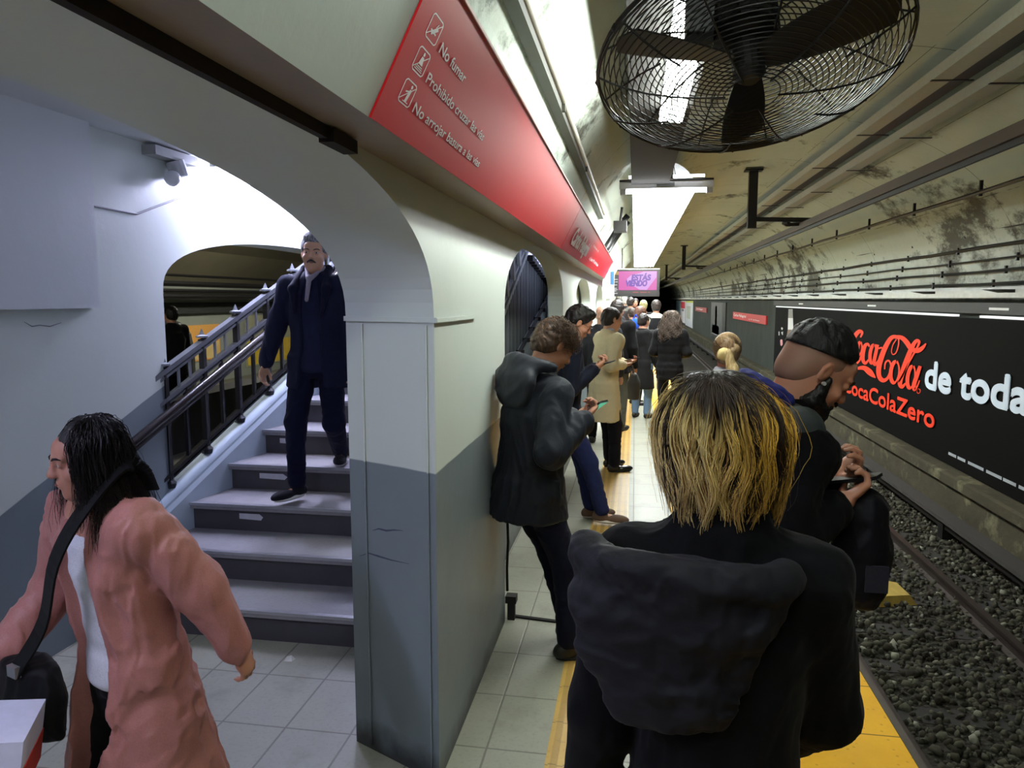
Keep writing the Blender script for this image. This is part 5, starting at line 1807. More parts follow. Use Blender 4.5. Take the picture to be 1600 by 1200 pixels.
    def shoes(s, mat, sole=None, name='shoe'):
        k = s.k
        for i in range(2):
            f = s.feet[i]
            a = math.radians(f[3])
            fwd = np.array([-math.sin(a), math.cos(a), 0]); rt = np.array([math.cos(a), math.sin(a), 0])
            g0 = s.ank[i] - np.array([0, 0, 0.085 * k])
            lo, hi = g0 - 0.25, g0 + 0.25
            lo[2] = g0[2] - 0.02; hi[2] = g0[2] + 0.14
            R = np.stack([rt, fwd, [0, 0, 1]], 1)
            F = Field(lo, hi, min(s.vox, 0.008))
            F.ell(g0 + fwd * 0.115 * k + np.array([0, 0, 0.035 * k]), np.array([0.046, 0.095, 0.036]) * k, R, k=0.02)
            F.ell(g0 - fwd * 0.02 * k + np.array([0, 0, 0.045 * k]), np.array([0.039, 0.062, 0.050]) * k, R, k=0.03)
            F.cap(g0 + np.array([0, 0, 0.05 * k]), g0 + np.array([0, 0, 0.088 * k]), 0.040 * k, 0.038 * k, k=0.02)
            F.cut(g0 + np.array([0, 0, 0.020 * k]), (0, 0, -1))
            sh = F.mesh(name, mat, s.root)
            F = Field(lo, hi, min(s.vox, 0.008))
            F.loft(g0, R, [(0.0, 0.046 * k, 0.135 * k, 0, 0.062 * k), (0.028 * k, 0.049 * k, 0.140 * k, 0, 0.062 * k)], k=0.0)
            F.mesh('sole', sole or plain((0.06, 0.055, 0.05), 0.8), sh)

    def hair_cap(s, mat, t=0.012, front=(0.055, 0.045), amp=0.006, freq=70, low=-0.06, vox=None, name='hair', seed=2, side_drop=0.0, top=0.0, quiff=0.0, sub_ears=True):
        k, H = s.k, s.Hd
        lo = s.hc - 0.24; hi = s.hc + 0.24
        F = Field(lo, hi, vox or min(s.vox, 0.005))
        F.ell(H(0, -0.024, 0.030 + top * .5), np.array([0.076 + t, 0.095 + t, 0.088 + t + top]) * k, s.Rh, k=0)
        if quiff:
            F.ell(H(0, 0.045, 0.105), np.array([0.060, 0.045, 0.030 + quiff]) * k, s.Rh, k=0.02)
        F.ell(H(0, -0.055, -0.035), np.array([0.062 + t * .7, 0.055 + t * .6, 0.055]) * k, s.Rh, k=0.03)
        F.wrinkle(amp, freq, seed, vert=0.7, sharp=True)
        n1 = s.Rh @ unit([0, 0.80, -0.60])
        F.cut(H(0, *front), n1)
        F.cut(H(0, 0.02, low), s.Rh @ unit([0, 0.25, -1]))
        F.cut(H(0, 0.012, -0.005 + side_drop), s.Rh @ unit([0, 0.75, -0.66]))
        if sub_ears:
            for sx in (-1, 1):
                F.ell(H(sx * 0.088, -0.004, -0.004), np.array([0.022, 0.024, 0.034]) * k, s.Rh, k=0.006, op='sub')
        return F.mesh(name, mat, s.root)

    def eyes(s, col=(0.10, 0.06, 0.04), brow=(0.08, 0.06, 0.05), lids=True):
        k, H = s.k, s.Hd
        for sx in (-1, 1):
            g = G()
            c = H(sx * 0.032, 0.0795, 0.006)
            f = s.Rh @ np.array([0, 1, 0]); u = s.Rh @ np.array([0, 0, 1]); r = s.Rh @ np.array([1, 0, 0])
            nn = 12
            for (rx, rz, d, mi) in ((0.0125, 0.0048, 0.0098, 0), (0.0052, 0.0048, 0.0106, 1)):
                pts = [c + (r * rx * math.cos(2 * PI * q / nn) + u * rz * math.sin(2 * PI * q / nn) + f * (d - 0.0035 * (math.cos(2 * PI * q / nn) ** 2 if mi == 0 else 0))) * k for q in range(nn)]
                g.add(pts + [c + f * (d + 0.0006) * k], [(q, (q + 1) % nn, nn) for q in range(nn)], mi)
            g.build('eye', [plain((0.80, 0.78, 0.75), 0.25, var=0.02), plain(col, 0.2)], s.root, smooth=True)
            g = G()
            pts = [H(sx * x, y, z) for x, y, z in ((0.014, 0.0975, 0.023), (0.026, 0.0955, 0.029), (0.040, 0.089, 0.030), (0.053, 0.078, 0.025))]
            g.tube(pts, [0.0028 * k, 0.0042 * k, 0.0038 * k, 0.0015 * k], 6)
            g.build('eyebrow', plain(brow, 0.9), s.root, smooth=True)
        g = G()
        g.tube([H(x, y, -0.0585 + z) for x, y, z in ((-0.020, 0.089, 0.0), (-0.01, 0.0985, 0.0005), (0, 0.1005, -0.001), (0.01, 0.0985, 0.0005), (0.020, 0.089, 0.0))], [0.0012 * k, 0.003 * k, 0.0035 * k, 0.003 * k, 0.0012 * k], 6)
        g.build('lips', plain((0.50, 0.27, 0.24), 0.5), s.root, smooth=True)


def strands_mesh(name, paths, widths, cols, parent, mat):
    """paths (N, K, 3), widths (N, K), cols (N, K, 3) -> thin three sided tubes"""
    N, K, _ = paths.shape
    tan = np.gradient(paths, axis=1)
    tan /= np.linalg.norm(tan, axis=2, keepdims=True) + 1e-9
    ref = np.array([0.3, 0.9, 0.25])
    u = np.cross(tan, ref); u /= np.linalg.norm(u, axis=2, keepdims=True) + 1e-9
    w = np.cross(tan, u)
    V = np.stack([paths + (u * math.cos(a) + w * math.sin(a)) * widths[..., None] for a in (0, 2.094, 4.189)], 2)   # N,K,3,3
    V = V.reshape(-1, 3)
    n = np.arange(N)[:, None, None] * K * 3
    kk = np.arange(K - 1)[None, :, None] * 3
    q = np.arange(3)[None, None, :]
    a = n + kk + q; b = n + kk + (q + 1) % 3
    Fc = np.stack([a, b, b + 3, a + 3], -1).reshape(-1, 4)
    me = bpy.data.meshes.new(name)
    me.vertices.add(len(V)); me.vertices.foreach_set('co', V.astype('f').ravel())
    me.loops.add(Fc.size); me.loops.foreach_set('vertex_index', Fc.astype('i').ravel())
    me.polygons.add(len(Fc)); me.polygons.foreach_set('loop_start', np.arange(0, Fc.size, 4, dtype='i'))
    C = np.concatenate([np.repeat(cols, 3, axis=1).reshape(-1, 3), np.ones((N * K * 3, 1))], 1)
    at = me.attributes.new('tint', 'FLOAT_COLOR', 'POINT')
    at.data.foreach_set('color', C.astype('f').ravel())
    me.update(calc_edges=True)
    me.polygons.foreach_set('use_smooth', [True] * len(Fc))
    me.materials.append(mat)
    o = bpy.data.objects.new(name, me); COL.objects.link(o); o.parent = parent
    return o


t = NT('hair_strands')
M_STRAND = t.out(t.n('ShaderNodeAttribute', attribute_name='tint').outputs['Color'], 0.42, 0, 0.35)


def flow_hair(fig, n, length, prof, col_fn, seed=0, clump=0.6, clumps=90, K=16, width=0.0009, whorl=(0, -0.03, 0.10), part=None, wave=0.0, wfreq=3, front_open=None, name='hair', spread=0.004):
    """hair that leaves the crown, runs over the skull and hangs; prof(s, phi) -> (radial distance, height) in head units"""
    r = np.random.default_rng(seed)
    ph_c = r.uniform(-PI, PI, clumps); cr = r.uniform(0.75, 1.05, clumps)
    phi = r.uniform(-PI, PI, n)
    if front_open is not None:
        phi = phi[np.abs(phi) > front_open]; n = len(phi)
        ph_c = ph_c[np.abs(ph_c) > front_open * 0.9]; cr = cr[:len(ph_c)]
    near = np.argmin(np.abs((phi[:, None] - ph_c[None] + PI) % (2 * PI) - PI), 1)
    dphi = (ph_c[near] - phi + PI) % (2 * PI) - PI
    s0 = r.uniform(0.0, 0.5, n) ** 1.0
    s1 = length(phi, r) * cr[near]
    tt = np.linspace(0, 1, K)[None]
    S = s0[:, None] + (s1 - s0)[:, None] * tt
    PH = phi[:, None] + dphi[:, None] * clump * tt ** 1.2 + wave * np.sin(S * wfreq + near[:, None] * 1.7) * tt
    depth = r.uniform(0.80, 1.0, n)[:, None] * (1 + 0.04 * np.sin(near * 3.1))[:, None]
    rad, hz = prof(S, PH)
    lift = np.clip(tt * 3, 0, 1)
    rad = rad * (1 - (1 - depth) * lift)
    x = -np.sin(PH) * rad; y = np.cos(PH) * rad
    jit = np.cumsum(r.normal(0, spread / K, (n, K, 3)), 1)
    loc = np.stack([x + whorl[0] * (1 - tt) ** 2, y + (whorl[1]) * (1 - tt) ** 2, hz], -1) + jit
    P = fig.hc + (loc * fig.k) @ fig.Rh.T
    wd = width * (1 - 0.7 * tt) * r.uniform(0.6, 1.3, n)[:, None]
    cols = col_fn(S, PH, near, r, n, K, loc)
    return P, wd, cols


def phone(loc, right, up, label, glow_col=None, size=(0.074, 0.150)):
    """a handset lying on the plane right/up with its screen on the +normal side"""
    R, U = Vector(right).normalized(), Vector(up)
    U = (U - R * U.dot(R)).normalized()
    N = R.cross(U)
    M = Matrix((R, U, N)).transposed().to_4x4()
    e = empty('phone', loc)
    e.rotation_euler = M.to_euler()
    w, h = size[0] / 2, size[1] / 2
    g = G()
    c = 0.009
    pts = [(-w + c, -h), (w - c, -h), (w, -h + c), (w, h - c), (w - c, h), (-w + c, h), (-w, h - c), (-w, -h + c)]
    g.prism(pts, -0.0045, 0.0045, 'z'); g.build('case', plain((0.08, 0.08, 0.09), 0.4), e)
    g = G(); g.box(-w + 0.004, w - 0.004, -h + 0.006, h - 0.006, 0.0046, 0.0054)
    g.build('screen', glow(lin(glow_col), 0.9) if glow_col else plain((0.03, 0.03, 0.035), 0.15), e)
    tag(e, label, 'phone')
    return e


# ------------------------------------------------------------------ the people themselves
NAVY, BLK = (0.085, 0.09, 0.15), (0.055, 0.055, 0.065)


def simple_prof(Rr, Rz, zc, fall=0.9, inward=0.35, ry=1.1, drop=0.10):
    def prof(S, PH):
        up_ = np.minimum(S, 1.5)
        ex = np.maximum(S - 1.5, 0)
        rad = Rr * np.sin(up_) * (1 - inward * ex ** 1.5) * (1 + (ry - 1) * np.cos(PH) ** 2)
        z = zc + Rz * np.cos(up_) - ex * drop * fall
        return rad, z
    return prof


# 1 --- bleached hair seen from behind, right in front of the viewer
f = Fig((0.150, 1.25, 0), -4, 1.65, 'person in a black hooded coat with bleached blond hair, seen from behind', vox=0.0055,
        skin=(0.62, 0.42, 0.34), lean=2, head=(-4, 6, 0), hands=((-0.235, 0.06, 0.78), (0.14, 0.26, 0.88)), poles=((-0.3, -1, -0.3), (0.75, -0.8, -0.6)), wide=0.86, drop=0.03)
f.body()
f.top('coat', fabric((0.022, 0.022, 0.027), 0.9, fold=0.3, spec=0.12), hem=-0.33, thick=0.030, flare=0.03, collar=0.05, hood=None, amp=0.0055, seed=4, freq=22)
F = Field(f.hc - 0.42, f.hc + 0.30, 0.005)
k = f.k
def hp(a):
    return f.T(-0.060 + math.cos(a) * 0.165, -0.050 - 0.105 * math.sin(a), 0.490 - 0.01 * math.cos(a))


for q in range(16):      # rolled rim of the hood lying on the shoulders
    F.cap(hp(PI * q / 16), hp(PI * (q + 1) / 16), 0.024, k=0.015)
F.ell(f.T(-0.070, -0.110, 0.435), (0.170, 0.055, 0.075), f.Rt, k=0.03)
F.ell(f.T(-0.085, -0.120, 0.355), (0.145, 0.045, 0.095), f.Rt, k=0.05)
F.ell(f.T(-0.075, -0.120, 0.275), (0.095, 0.035, 0.070), f.Rt, k=0.05)
F.wrinkle(0.0075, 11, 9, vert=1.9)
F.wrinkle(0.002, 45, 19, vert=1.2)
F.mesh('hood', fabric((0.058, 0.058, 0.078), 0.7, fold=0.35, spec=0.2), f.root)
f.trousers(fabric((0.05, 0.05, 0.06)))
f.shoes(plain((0.07, 0.07, 0.07)))
f.hair_cap(hair_mat((0.09, 0.07, 0.055), (0.16, 0.12, 0.08)), t=0.010, amp=0.002, low=-0.085, name='scalp_hair', sub_ears=False)


def blond_cols(S, PH, near, r, n, K, loc):
    dark = np.array(lin((0.15, 0.11, 0.085))); pale = np.array(lin((0.88, 0.80, 0.58))); gold = np.array(lin((0.82, 0.66, 0.28))); brown = np.array(lin((0.46, 0.34, 0.19)))
    side = np.clip((loc[..., 0] + 0.03) / 0.09, 0, 1)[..., None]
    tip = pale * (1 - side) + gold * side
    lock = (np.sin(near * 12.9898) * 43758.5453) % 1
    tip = tip * (0.55 + 0.55 * lock[:, None, None]) + brown * (0.35 * (1 - lock[:, None, None]))
    st = r.uniform(0, 1, (n, 1, 1))
    tip = np.where(st < 0.16, brown[None, None], tip)
    # dark regrowth at the parting, wider at the back of the crown
    back = np.clip((np.abs(PH) - 1.7) / 1.2, 0, 1)
    root = 0.35 + 0.72 * back + 0.30 * (lock[:, None] - 0.5) * 2 + 0.25 * (st[..., 0] - 0.5)
    m = np.clip((S - root) / 0.45, 0, 1)[..., None]
    low = np.clip((S - 2.1) / 0.5, 0, 1)[..., None] * 0.35
    c = dark * (1 - m) + tip * m
    c = c * (1 - low) + brown * low
    c = c * (0.9 + 0.75 * r.random((n, 1, 1))) * np.array([1.0, 0.97, 0.85])
    return np.where(((lock < 0.18)[:, None, None]) & (np.abs(PH)[..., None] > 2.0), dark * 1.4, c)


P, wd, cl = flow_hair(f, 10000, lambda p, r: 2.35 + 0.85 * r.random(len(p)) + 0.10 * np.cos(p * 2), simple_prof(0.121, 0.108, 0.006, inward=0.10, ry=1.08, drop=0.108), blond_cols,
                      seed=3, clump=0.75, clumps=130, K=18, width=0.0013, whorl=(-0.015, -0.04, 0), wave=0.10, wfreq=4, spread=0.020)
P2, wd2, cl2 = flow_hair(f, 500, lambda p, r: 2.3 + 0.9 * r.random(len(p)), simple_prof(0.127, 0.114, 0.006, inward=0.15, ry=1.05, drop=0.11), blond_cols,
                         seed=31, clump=0.2, clumps=60, K=18, width=0.0006, whorl=(-0.015, -0.04, 0), wave=0.25, wfreq=3, spread=0.05)
strands_mesh('hair', np.concatenate([P, P2]), np.concatenate([wd, wd2]), np.concatenate([cl, cl2]), f.root, M_STRAND)

# 2 --- bearded man looking down at his phone
f = Fig((0.335, 2.12, 0), -78, 1.73, 'bearded person in black with a blue hood looking down at a phone near the edge', vox=0.005,
        skin=(0.74, 0.52, 0.42), lean=9, head=(-2, 36, 0), hands=((0.555, 2.13, 1.285, 1), (0.535, 1.97, 1.255, 1)), curl=(0.9, 0.9), poles=((-0.3, -0.5, -1), (0.3, -0.5, -1)), drop=0.02)
f.hand_dir = None
f.body(hands=((0.5, -0.1, 1.0), (-0.5, -0.1, 1.0)), hold=(True, True))
f.top('jacket', fabric((0.022, 0.022, 0.027), spec=0.12), hem=-0.20, thick=0.030, flare=0.02, collar=0.05, amp=0.006, seed=8, freq=22, sleeve=0.04)
f.trousers(fabric((0.05, 0.05, 0.06)))
f.shoes(plain((0.07, 0.07, 0.07)))
F = Field(f.nb - 0.22, f.nb + 0.22, 0.005)
k = f.k
for q in range(9):
    a = PI * q / 8
    hp = lambda a: f.T(math.cos(a) * 0.095, -0.045 - 0.085 * math.sin(a), 0.612 + 0.040 * math.sin(a))
    if q < 8: F.cap(hp(a), hp(a + PI / 8), 0.020, k=0.02)
F.ell(f.T(0, -0.120, 0.57), (0.095, 0.040, 0.06), f.Rt, k=0.03)
F.wrinkle(0.004, 30, 4, vert=1.5)
F.mesh('hood', fabric((0.15, 0.17, 0.42), 0.8), f.root)
F = Field(f.nb - 0.25, f.nb + 0.22, 0.006)
F.cap(f.T(-0.15, -0.02, 0.545), f.T(0.15, -0.02, 0.545), 0.062, k=0.02)
F.cap(f.T(-0.12, -0.085, 0.50), f.T(0.12, -0.085, 0.50), 0.055, k=0.03)
F.wrinkle(0.004, 30, 6)
F.mesh('shoulder_panel', fabric((0.20, 0.22, 0.22), 0.7), f.root)
f.hair_cap(hair_mat((0.035, 0.032, 0.035), (0.08, 0.075, 0.08), 0.6), t=0.010, top=0.012, quiff=0.0, amp=0.005, freq=60, low=0.055, front=(0.062, 0.050), side_drop=0.03, sub_ears=False)
F = Field(f.hc - 0.2, f.hc + 0.2, 0.004)     # clipped sides
F.ell(f.Hd(0, -0.023, 0.030), np.array([0.0765, 0.0955, 0.0885]) * k, f.Rh, k=0)
F.ell(f.Hd(0, -0.055, -0.035), np.array([0.060, 0.053, 0.05]) * k, f.Rh, k=0.03)
F.cut(f.Hd(0, 0.045, 0.04), f.Rh @ unit([0, 0.9, -0.2])); F.cut(f.Hd(0, 0, -0.045), f.Rh @ unit([0, 0.4, -1])); F.cut(f.Hd(0, 0, 0.085), f.Rh @ unit([0, 0, 1]))
F.cut(f.Hd(0, 0.015, 0.0), f.Rh @ unit([0, 0.8, -0.6]))
F.mesh('clipped_hair', skin_mat((0.56, 0.42, 0.35)), f.root)
F = Field(f.hc - 0.2, f.hc + 0.2, 0.004)
F.ell(f.Hd(0, 0.036, -0.085), np.array([0.061, 0.066, 0.052]) * k, f.Rh, k=0)
F.ell(f.Hd(0, 0.068, -0.115), np.array([0.036, 0.032, 0.032]) * k, f.Rh, k=0.02)
F.ell(f.Hd(0, 0.012, -0.098), np.array([0.060, 0.062, 0.042]) * k, f.Rh, k=0.02)
for sx in (-1, 1):
    F.cap(f.Hd(sx * 0.071, 0.014, -0.012), f.Hd(sx * 0.056, 0.020, -0.078), 0.009, 0.028, k=0.02)
    F.cap(f.Hd(sx * 0.004, 0.101, -0.043), f.Hd(sx * 0.030, 0.086, -0.062), 0.0065, 0.0065, k=0.01)
    F.ell(f.Hd(sx * 0.040, 0.070, -0.042), np.array([0.022, 0.018, 0.022]), f.Rh, k=0.01, op='sub')
F.ell(f.Hd(0, 0.108, -0.058), np.array([0.020, 0.020, 0.010]), f.Rh, k=0.006, op='sub')
F.wrinkle(0.0035, 130, 3, sharp=True)
F.mesh('beard', hair_mat((0.035, 0.03, 0.03), (0.09, 0.07, 0.06)), f.root)
f.eyes(brow=(0.05, 0.04, 0.04))
g = G(); c = f.Hd(0.091, 0.0, -0.030); g.tube([c - np.array([0.004, 0, 0]), c + np.array([0.005, 0, 0])], 0.0055, 10)
g.build('earring', plain((0.93, 0.93, 0.93), 0.1, 0.5), f.root)
phone((0.575, 2.045, 1.305), (0.6, 1, 0), (1.0, -0.6, 0.30), 'grey phone in the hands of the bearded person at the platform edge')
b = Field((-0.11, -0.12, -0.32), (0.11, 0.12, 0.10), 0.006)
b.loft((0, 0, 0), np.eye(3), [(-0.26, 0.045, 0.05), (-0.22, 0.065, 0.07), (-0.10, 0.075, 0.085), (0.02, 0.060, 0.07), (0.06, 0.03, 0.05)], k=0)
b.wrinkle(0.006, 25, 3, vert=0.6)
e = empty('bag', (0.605, 2.02, 1.225)); b.mesh('pouch', fabric((0.045, 0.045, 0.06), 0.6), e)
g = G(); g.box(-0.01, 0.045, -0.086, -0.078, -0.19, -0.12); g.build('grey_patch', fabric((0.14, 0.14, 0.16)), e)
tag(e, 'black soft bag with grey patch hanging from the arm of the bearded person', 'bag')

# 3 --- woman in the pink coat, hurrying out through the arch
f = Fig((-1.40, 1.80, 0), 160, 1.46, 'person with long dark hair in a pink coat and white jumper walking through the arch', vox=0.0055,
        skin=(0.66, 0.46, 0.38), lean=7, head=(-20, 8, 0), hands=((-0.27, -0.16, 0.76), (0.26, 0.20, 0.80)), feet=((-0.08, 0.07, 0, 4), (0.08, -0.09, 0.02, -4)), curl=(0.6, 0.9), wide=1.0)
f.body(hold=(False, True))
f.top('jumper', fabric((0.80, 0.80, 0.82), 0.9), hem=-0.04, thick=0.012, flare=0.0, collar=0.03, amp=0.003, chest=0.97, sleeve=0.1)
M_PINK = fabric((0.61, 0.40, 0.37), 0.5, fold=0.3, spec=0.35)
f.top('coat', M_PINK, hem=-0.42, thick=0.046, flare=0.095, collar=0.045, amp=0.009, seed=21, freq=19, open_front=True, notch=(0.115, 0.155, 0.01), sleeve_r=(0.066, 0.062, 0.054))
f.trousers(fabric((0.06, 0.055, 0.065)), thick=0.006)
f.shoes(plain((0.10, 0.09, 0.09)))
f.hair_cap(hair_mat((0.055, 0.04, 0.04), (0.10, 0.075, 0.07)), t=0.014, amp=0.003, low=-0.08, front=(0.060, 0.050), name='scalp_hair', sub_ears=False)
f.eyes(brow=(0.06, 0.04, 0.04))


def dark_cols(base, hi):
    def fn(S, PH, near, r, n, K, loc):
        m = r.uniform(0, 1, (n, 1, 1)) ** 2
        c = np.array(lin(base)) * (1 - m) + np.array(lin(hi)) * m
        return np.repeat(c, K, 1)
    return fn


def long_prof(zlen, flare, Rr=0.098):
    def prof(S, PH):
        up_ = np.minimum(S, 1.45); ex = np.maximum(S - 1.45, 0)
        rad = Rr * np.sin(up_) * (1 + 0.18 * np.cos(PH) ** 2) + flare * np.minimum(ex, 1.0)
        z = 0.028 + 0.10 * np.cos(up_) - ex * zlen
        return rad, z
    return prof


P, wd, cl = flow_hair(f, 4200, lambda p, r: 2.5 + 0.35 * r.random(len(p)), long_prof(0.25, 0.045), dark_cols((0.045, 0.035, 0.035), (0.13, 0.09, 0.08)), seed=8, clump=0.55, clumps=70, K=16,
                      width=0.0013, wave=0.16, wfreq=3.5, front_open=0.92, spread=0.05)
strands_mesh('hair', P, wd, cl, f.root, M_STRAND)
# shoulder bag of the woman
e = empty('shoulder_bag', f.root.location); e.rotation_euler = f.root.rotation_euler
F = Field((-0.05, 0.02, 0.50), (0.40, 0.45, 0.95), 0.006)
F.loft((0.15, 0.20, 0.60), np.eye(3), [(0.0, 0.12, 0.05), (0.10, 0.13, 0.065), (0.21, 0.11, 0.05)], k=0)
F.wrinkle(0.006, 18, 2)
F.mesh('pouch', fabric((0.045, 0.045, 0.05), 0.6), e)
g = G()
pts = [f.T(-0.115, -0.075, 0.50), f.T(-0.11, -0.06, 0.56), f.T(-0.10, -0.01, 0.585), f.T(-0.08, 0.10, 0.50), f.T(-0.03, 0.165, 0.38), f.T(0.05, 0.185, 0.20), np.array([0.12, 0.25, 0.80])]
pts = [Vector(p) for p in catmull(pts, 5)]
for a, b_ in zip(pts[:-1], pts[1:]):
    g.bar(a, b_ + (b_ - a) * 0.1, 0.046, 0.006, up=(-0.1, 1, 0.5))
g.build('strap', fabric((0.03, 0.03, 0.035), 0.6), e)
g = G(); g.box(0.10, 0.14, 0.245, 0.26, 0.79, 0.82); g.build('buckle', M_STEEL, e)
tag(e, 'black shoulder bag on a wide strap worn over the pink coat', 'bag')
e = empty('shopping_box', (-1.55, 1.45, 0.66)); e.rotation_euler = (0, 0.15, 0.5)
g = G(); g.box(-0.15, 0.10, -0.10, 0.10, 0.02, 0.10); g.build('box', plain((0.80, 0.80, 0.88), 0.5), e)
g = G(); g.box(-0.152, 0.102, -0.102, 0.102, -0.06, 0.02); g.build('red_base', plain((0.70, 0.20, 0.15), 0.5), e)
tag(e, 'white box with a red base held low beside the pink coat', 'box')

# 4 --- man coming down the stairs
def tread_z(n): return 0.17 * n


f = Fig((-2.03, 4.42, 0.51), 186, 1.655, 'grey haired person with moustache in an open navy coat coming down the stairs', vox=0.006, skin=(0.80, 0.62, 0.50),
        lean=1, head=(8, 2, -3), hipz=0.87, hip=(-0.03, -0.02),
        feet=((-0.10, -0.24, 0.17, 12), (0.07, 0.16, 0.0, -30)), hands=((-0.25, -0.02, 0.80), (0.30, 0.06, 0.80)), curl=(0.7, 0.5))
f.body()
f.top('jumper', fabric((0.13, 0.145, 0.235), 0.9, fold=0.3), hem=-0.06, thick=0.014, flare=0.0, collar=0.0, amp=0.004, chest=0.98, freq=22, seed=5, sleeve=0.1)
f.top('coat', fabric((0.105, 0.115, 0.195), 0.85), hem=-0.16, thick=0.036, flare=0.025, collar=0.0, amp=0.006, seed=6, freq=14, open_front=True)
F = Field(f.nb - 0.25, f.nb + 0.25, 0.006)
for sx in (-1, 1):
    F.cap(f.T(sx * 0.075, -0.05, 0.59), f.T(sx * 0.105, 0.105, 0.47), 0.026, 0.030, k=0.015)
    F.cap(f.T(sx * 0.105, 0.105, 0.47), f.T(sx * 0.085, 0.150, 0.32), 0.026, 0.010, k=0.015)
F.cap(f.T(-0.075, -0.05, 0.59), f.T(0.075, -0.05, 0.59), 0.026, k=0.02)
F.mesh('lapel', fabric((0.085, 0.095, 0.165), 0.85), f.root)
F = Field(f.nb - 0.2, f.nb + 0.2, 0.005)
for sx in (-1, 1):
    F.cap(f.T(sx * 0.055, -0.02, 0.60), f.T(sx * 0.010, 0.095, 0.535), 0.013, 0.015, k=0.01)
F.cap(f.T(0.0, 0.100, 0.535), f.T(0.012, 0.128, 0.40), 0.016, 0.013, k=0.01)
F.mesh('shirt_collar', fabric((0.55, 0.52, 0.56), 0.8), f.root)
f.trousers(fabric((0.08, 0.09, 0.17)), thick=0.014)
f.shoes(fabric((0.10, 0.10, 0.13), 0.7), plain((0.85, 0.84, 0.82), 0.6))
f.hair_cap(hair_mat((0.36, 0.36, 0.38), (0.62, 0.62, 0.63)), t=0.012, top=0.014, quiff=0.006, amp=0.004, freq=60, low=0.01, front=(0.070, 0.062), side_drop=-0.005, sub_ears=False)
f.eyes(brow=(0.30, 0.27, 0.25))
F = Field(f.hc - 0.18, f.hc + 0.18, 0.004)
for sx in (-1, 1):
    F.cap(f.Hd(sx * 0.004, 0.101, -0.043), f.Hd(sx * 0.026, 0.088, -0.056), 0.0075, 0.0055, k=0.008)
F.wrinkle(0.002, 200, 3, sharp=True)
F.mesh('moustache', hair_mat((0.13, 0.11, 0.10), (0.30, 0.28, 0.26)), f.root)

# 5 --- man leaning on the pillar
f = Fig((-0.34, 3.58, 0), -52, 1.72, 'person in a long dark puffer coat with curly brown hair leaning on the pillar', vox=0.006, skin=(0.72, 0.52, 0.42),
        lean=7, head=(-4, 36, 0), hip=(-0.05, -0.17), hipz=0.87, feet=((-0.07, 0.10, 0, 4), (0.10, -0.02, 0, -12)),
        hands=((-0.28, 3.60, 1.20, 1), (-0.225, 3.45, 1.22, 1)), curl=(0.9, 0.9), poles=((-0.3, -0.6, -0.9), (0.35, -0.6, -1.0)), wide=0.95, drop=0.03)
f.body(hands=((0.5, -0.1, 1.0), (-0.5, -0.1, 1.0)), hold=(True, True))
f.top('puffer_coat', fabric((0.12, 0.135, 0.17), 0.65, fold=0.3, spec=0.22), hem=-0.15, thick=0.055, flare=0.03, collar=0.05, amp=0.0075, seed=12, freq=22,
      sleeve=0.02, sleeve_r=(0.056, 0.055, 0.050))
F = Field(f.nb - 0.34, f.nb + 0.24, 0.007)
for q in range(12):
    hp2 = lambda a: f.T(-0.005 + math.cos(a) * 0.135, -0.010 - 0.130 * math.sin(a), 0.590 + 0.020 * math.sin(a))
    F.cap(hp2(PI * q / 12), hp2(PI * (q + 1) / 12), 0.034 - 0.012 * abs(q - 6) / 6, k=0.02)
F.ell(f.T(0.0, -0.135, 0.525), (0.165, 0.065, 0.075), f.Rt, k=0.05)
F.ell(f.T(0.0, -0.140, 0.455), (0.150, 0.050, 0.085), f.Rt, k=0.05)
F.wrinkle(0.006, 16, 4, vert=1.4)
F.mesh('hood', fabric((0.14, 0.155, 0.19), 0.6, fold=0.3, spec=0.3), f.root)
f.trousers(fabric((0.085, 0.095, 0.16)), thick=0.014)
f.shoes(plain((0.06, 0.055, 0.055), 0.4))
f.hair_cap(hair_mat((0.16, 0.11, 0.08), (0.36, 0.26, 0.19)), t=0.016, amp=0.006, freq=70, low=-0.055, front=(0.055, 0.045), name='scalp_hair')
P, wd, cl = flow_hair(f, 2600, lambda p, r: 1.1 + 0.9 * r.random(len(p)), simple_prof(0.100, 0.098, 0.030, inward=0.5, ry=1.12, drop=0.08), dark_cols((0.16, 0.11, 0.08), (0.50, 0.38, 0.28)),
                      seed=5, clump=0.8, clumps=120, K=14, width=0.0016, wave=0.35, wfreq=9, front_open=0.55, spread=0.05)
strands_mesh('hair', P, wd, cl, f.root, M_STRAND)
phone((-0.185, 3.53, 1.255), (0.5, 0.85, 0), (0.7, -0.3, 0.55), 'phone with a green screen held by the person in the puffer coat', (0.25, 0.62, 0.50))

# 6 --- man with glasses beside the window
f = Fig((-0.40, 5.78, 0), -78, 1.765, 'dark haired person with glasses and navy jacket reading a phone beside the second arch', vox=0.007, skin=(0.80, 0.58, 0.47),
        lean=4, head=(0, 30, 0), hip=(0, -0.14), hipz=0.885, feet=((-0.10, 0.10, 0, 10), (0.10, 0.17, 0, -18)),
        hands=((-0.285, 5.87, 1.25, 1), (-0.29, 5.69, 1.25, 1)), curl=(0.8, 0.8), poles=((-0.5, -0.9, -0.8), (0.5, -0.9, -0.9)))
f.body(hands=((0.5, -0.1, 1.0), (-0.5, -0.1, 1.0)), hold=(True, True))
f.top('jacket', fabric((0.085, 0.095, 0.15), 0.7), hem=-0.10, thick=0.022, flare=0.01, collar=0.055, amp=0.005, seed=31, freq=18, sleeve=0.03)
f.trousers(fabric((0.13, 0.155, 0.30)), thick=0.014)
f.shoes(fabric((0.38, 0.30, 0.25), 0.7), plain((0.75, 0.72, 0.68), 0.6))
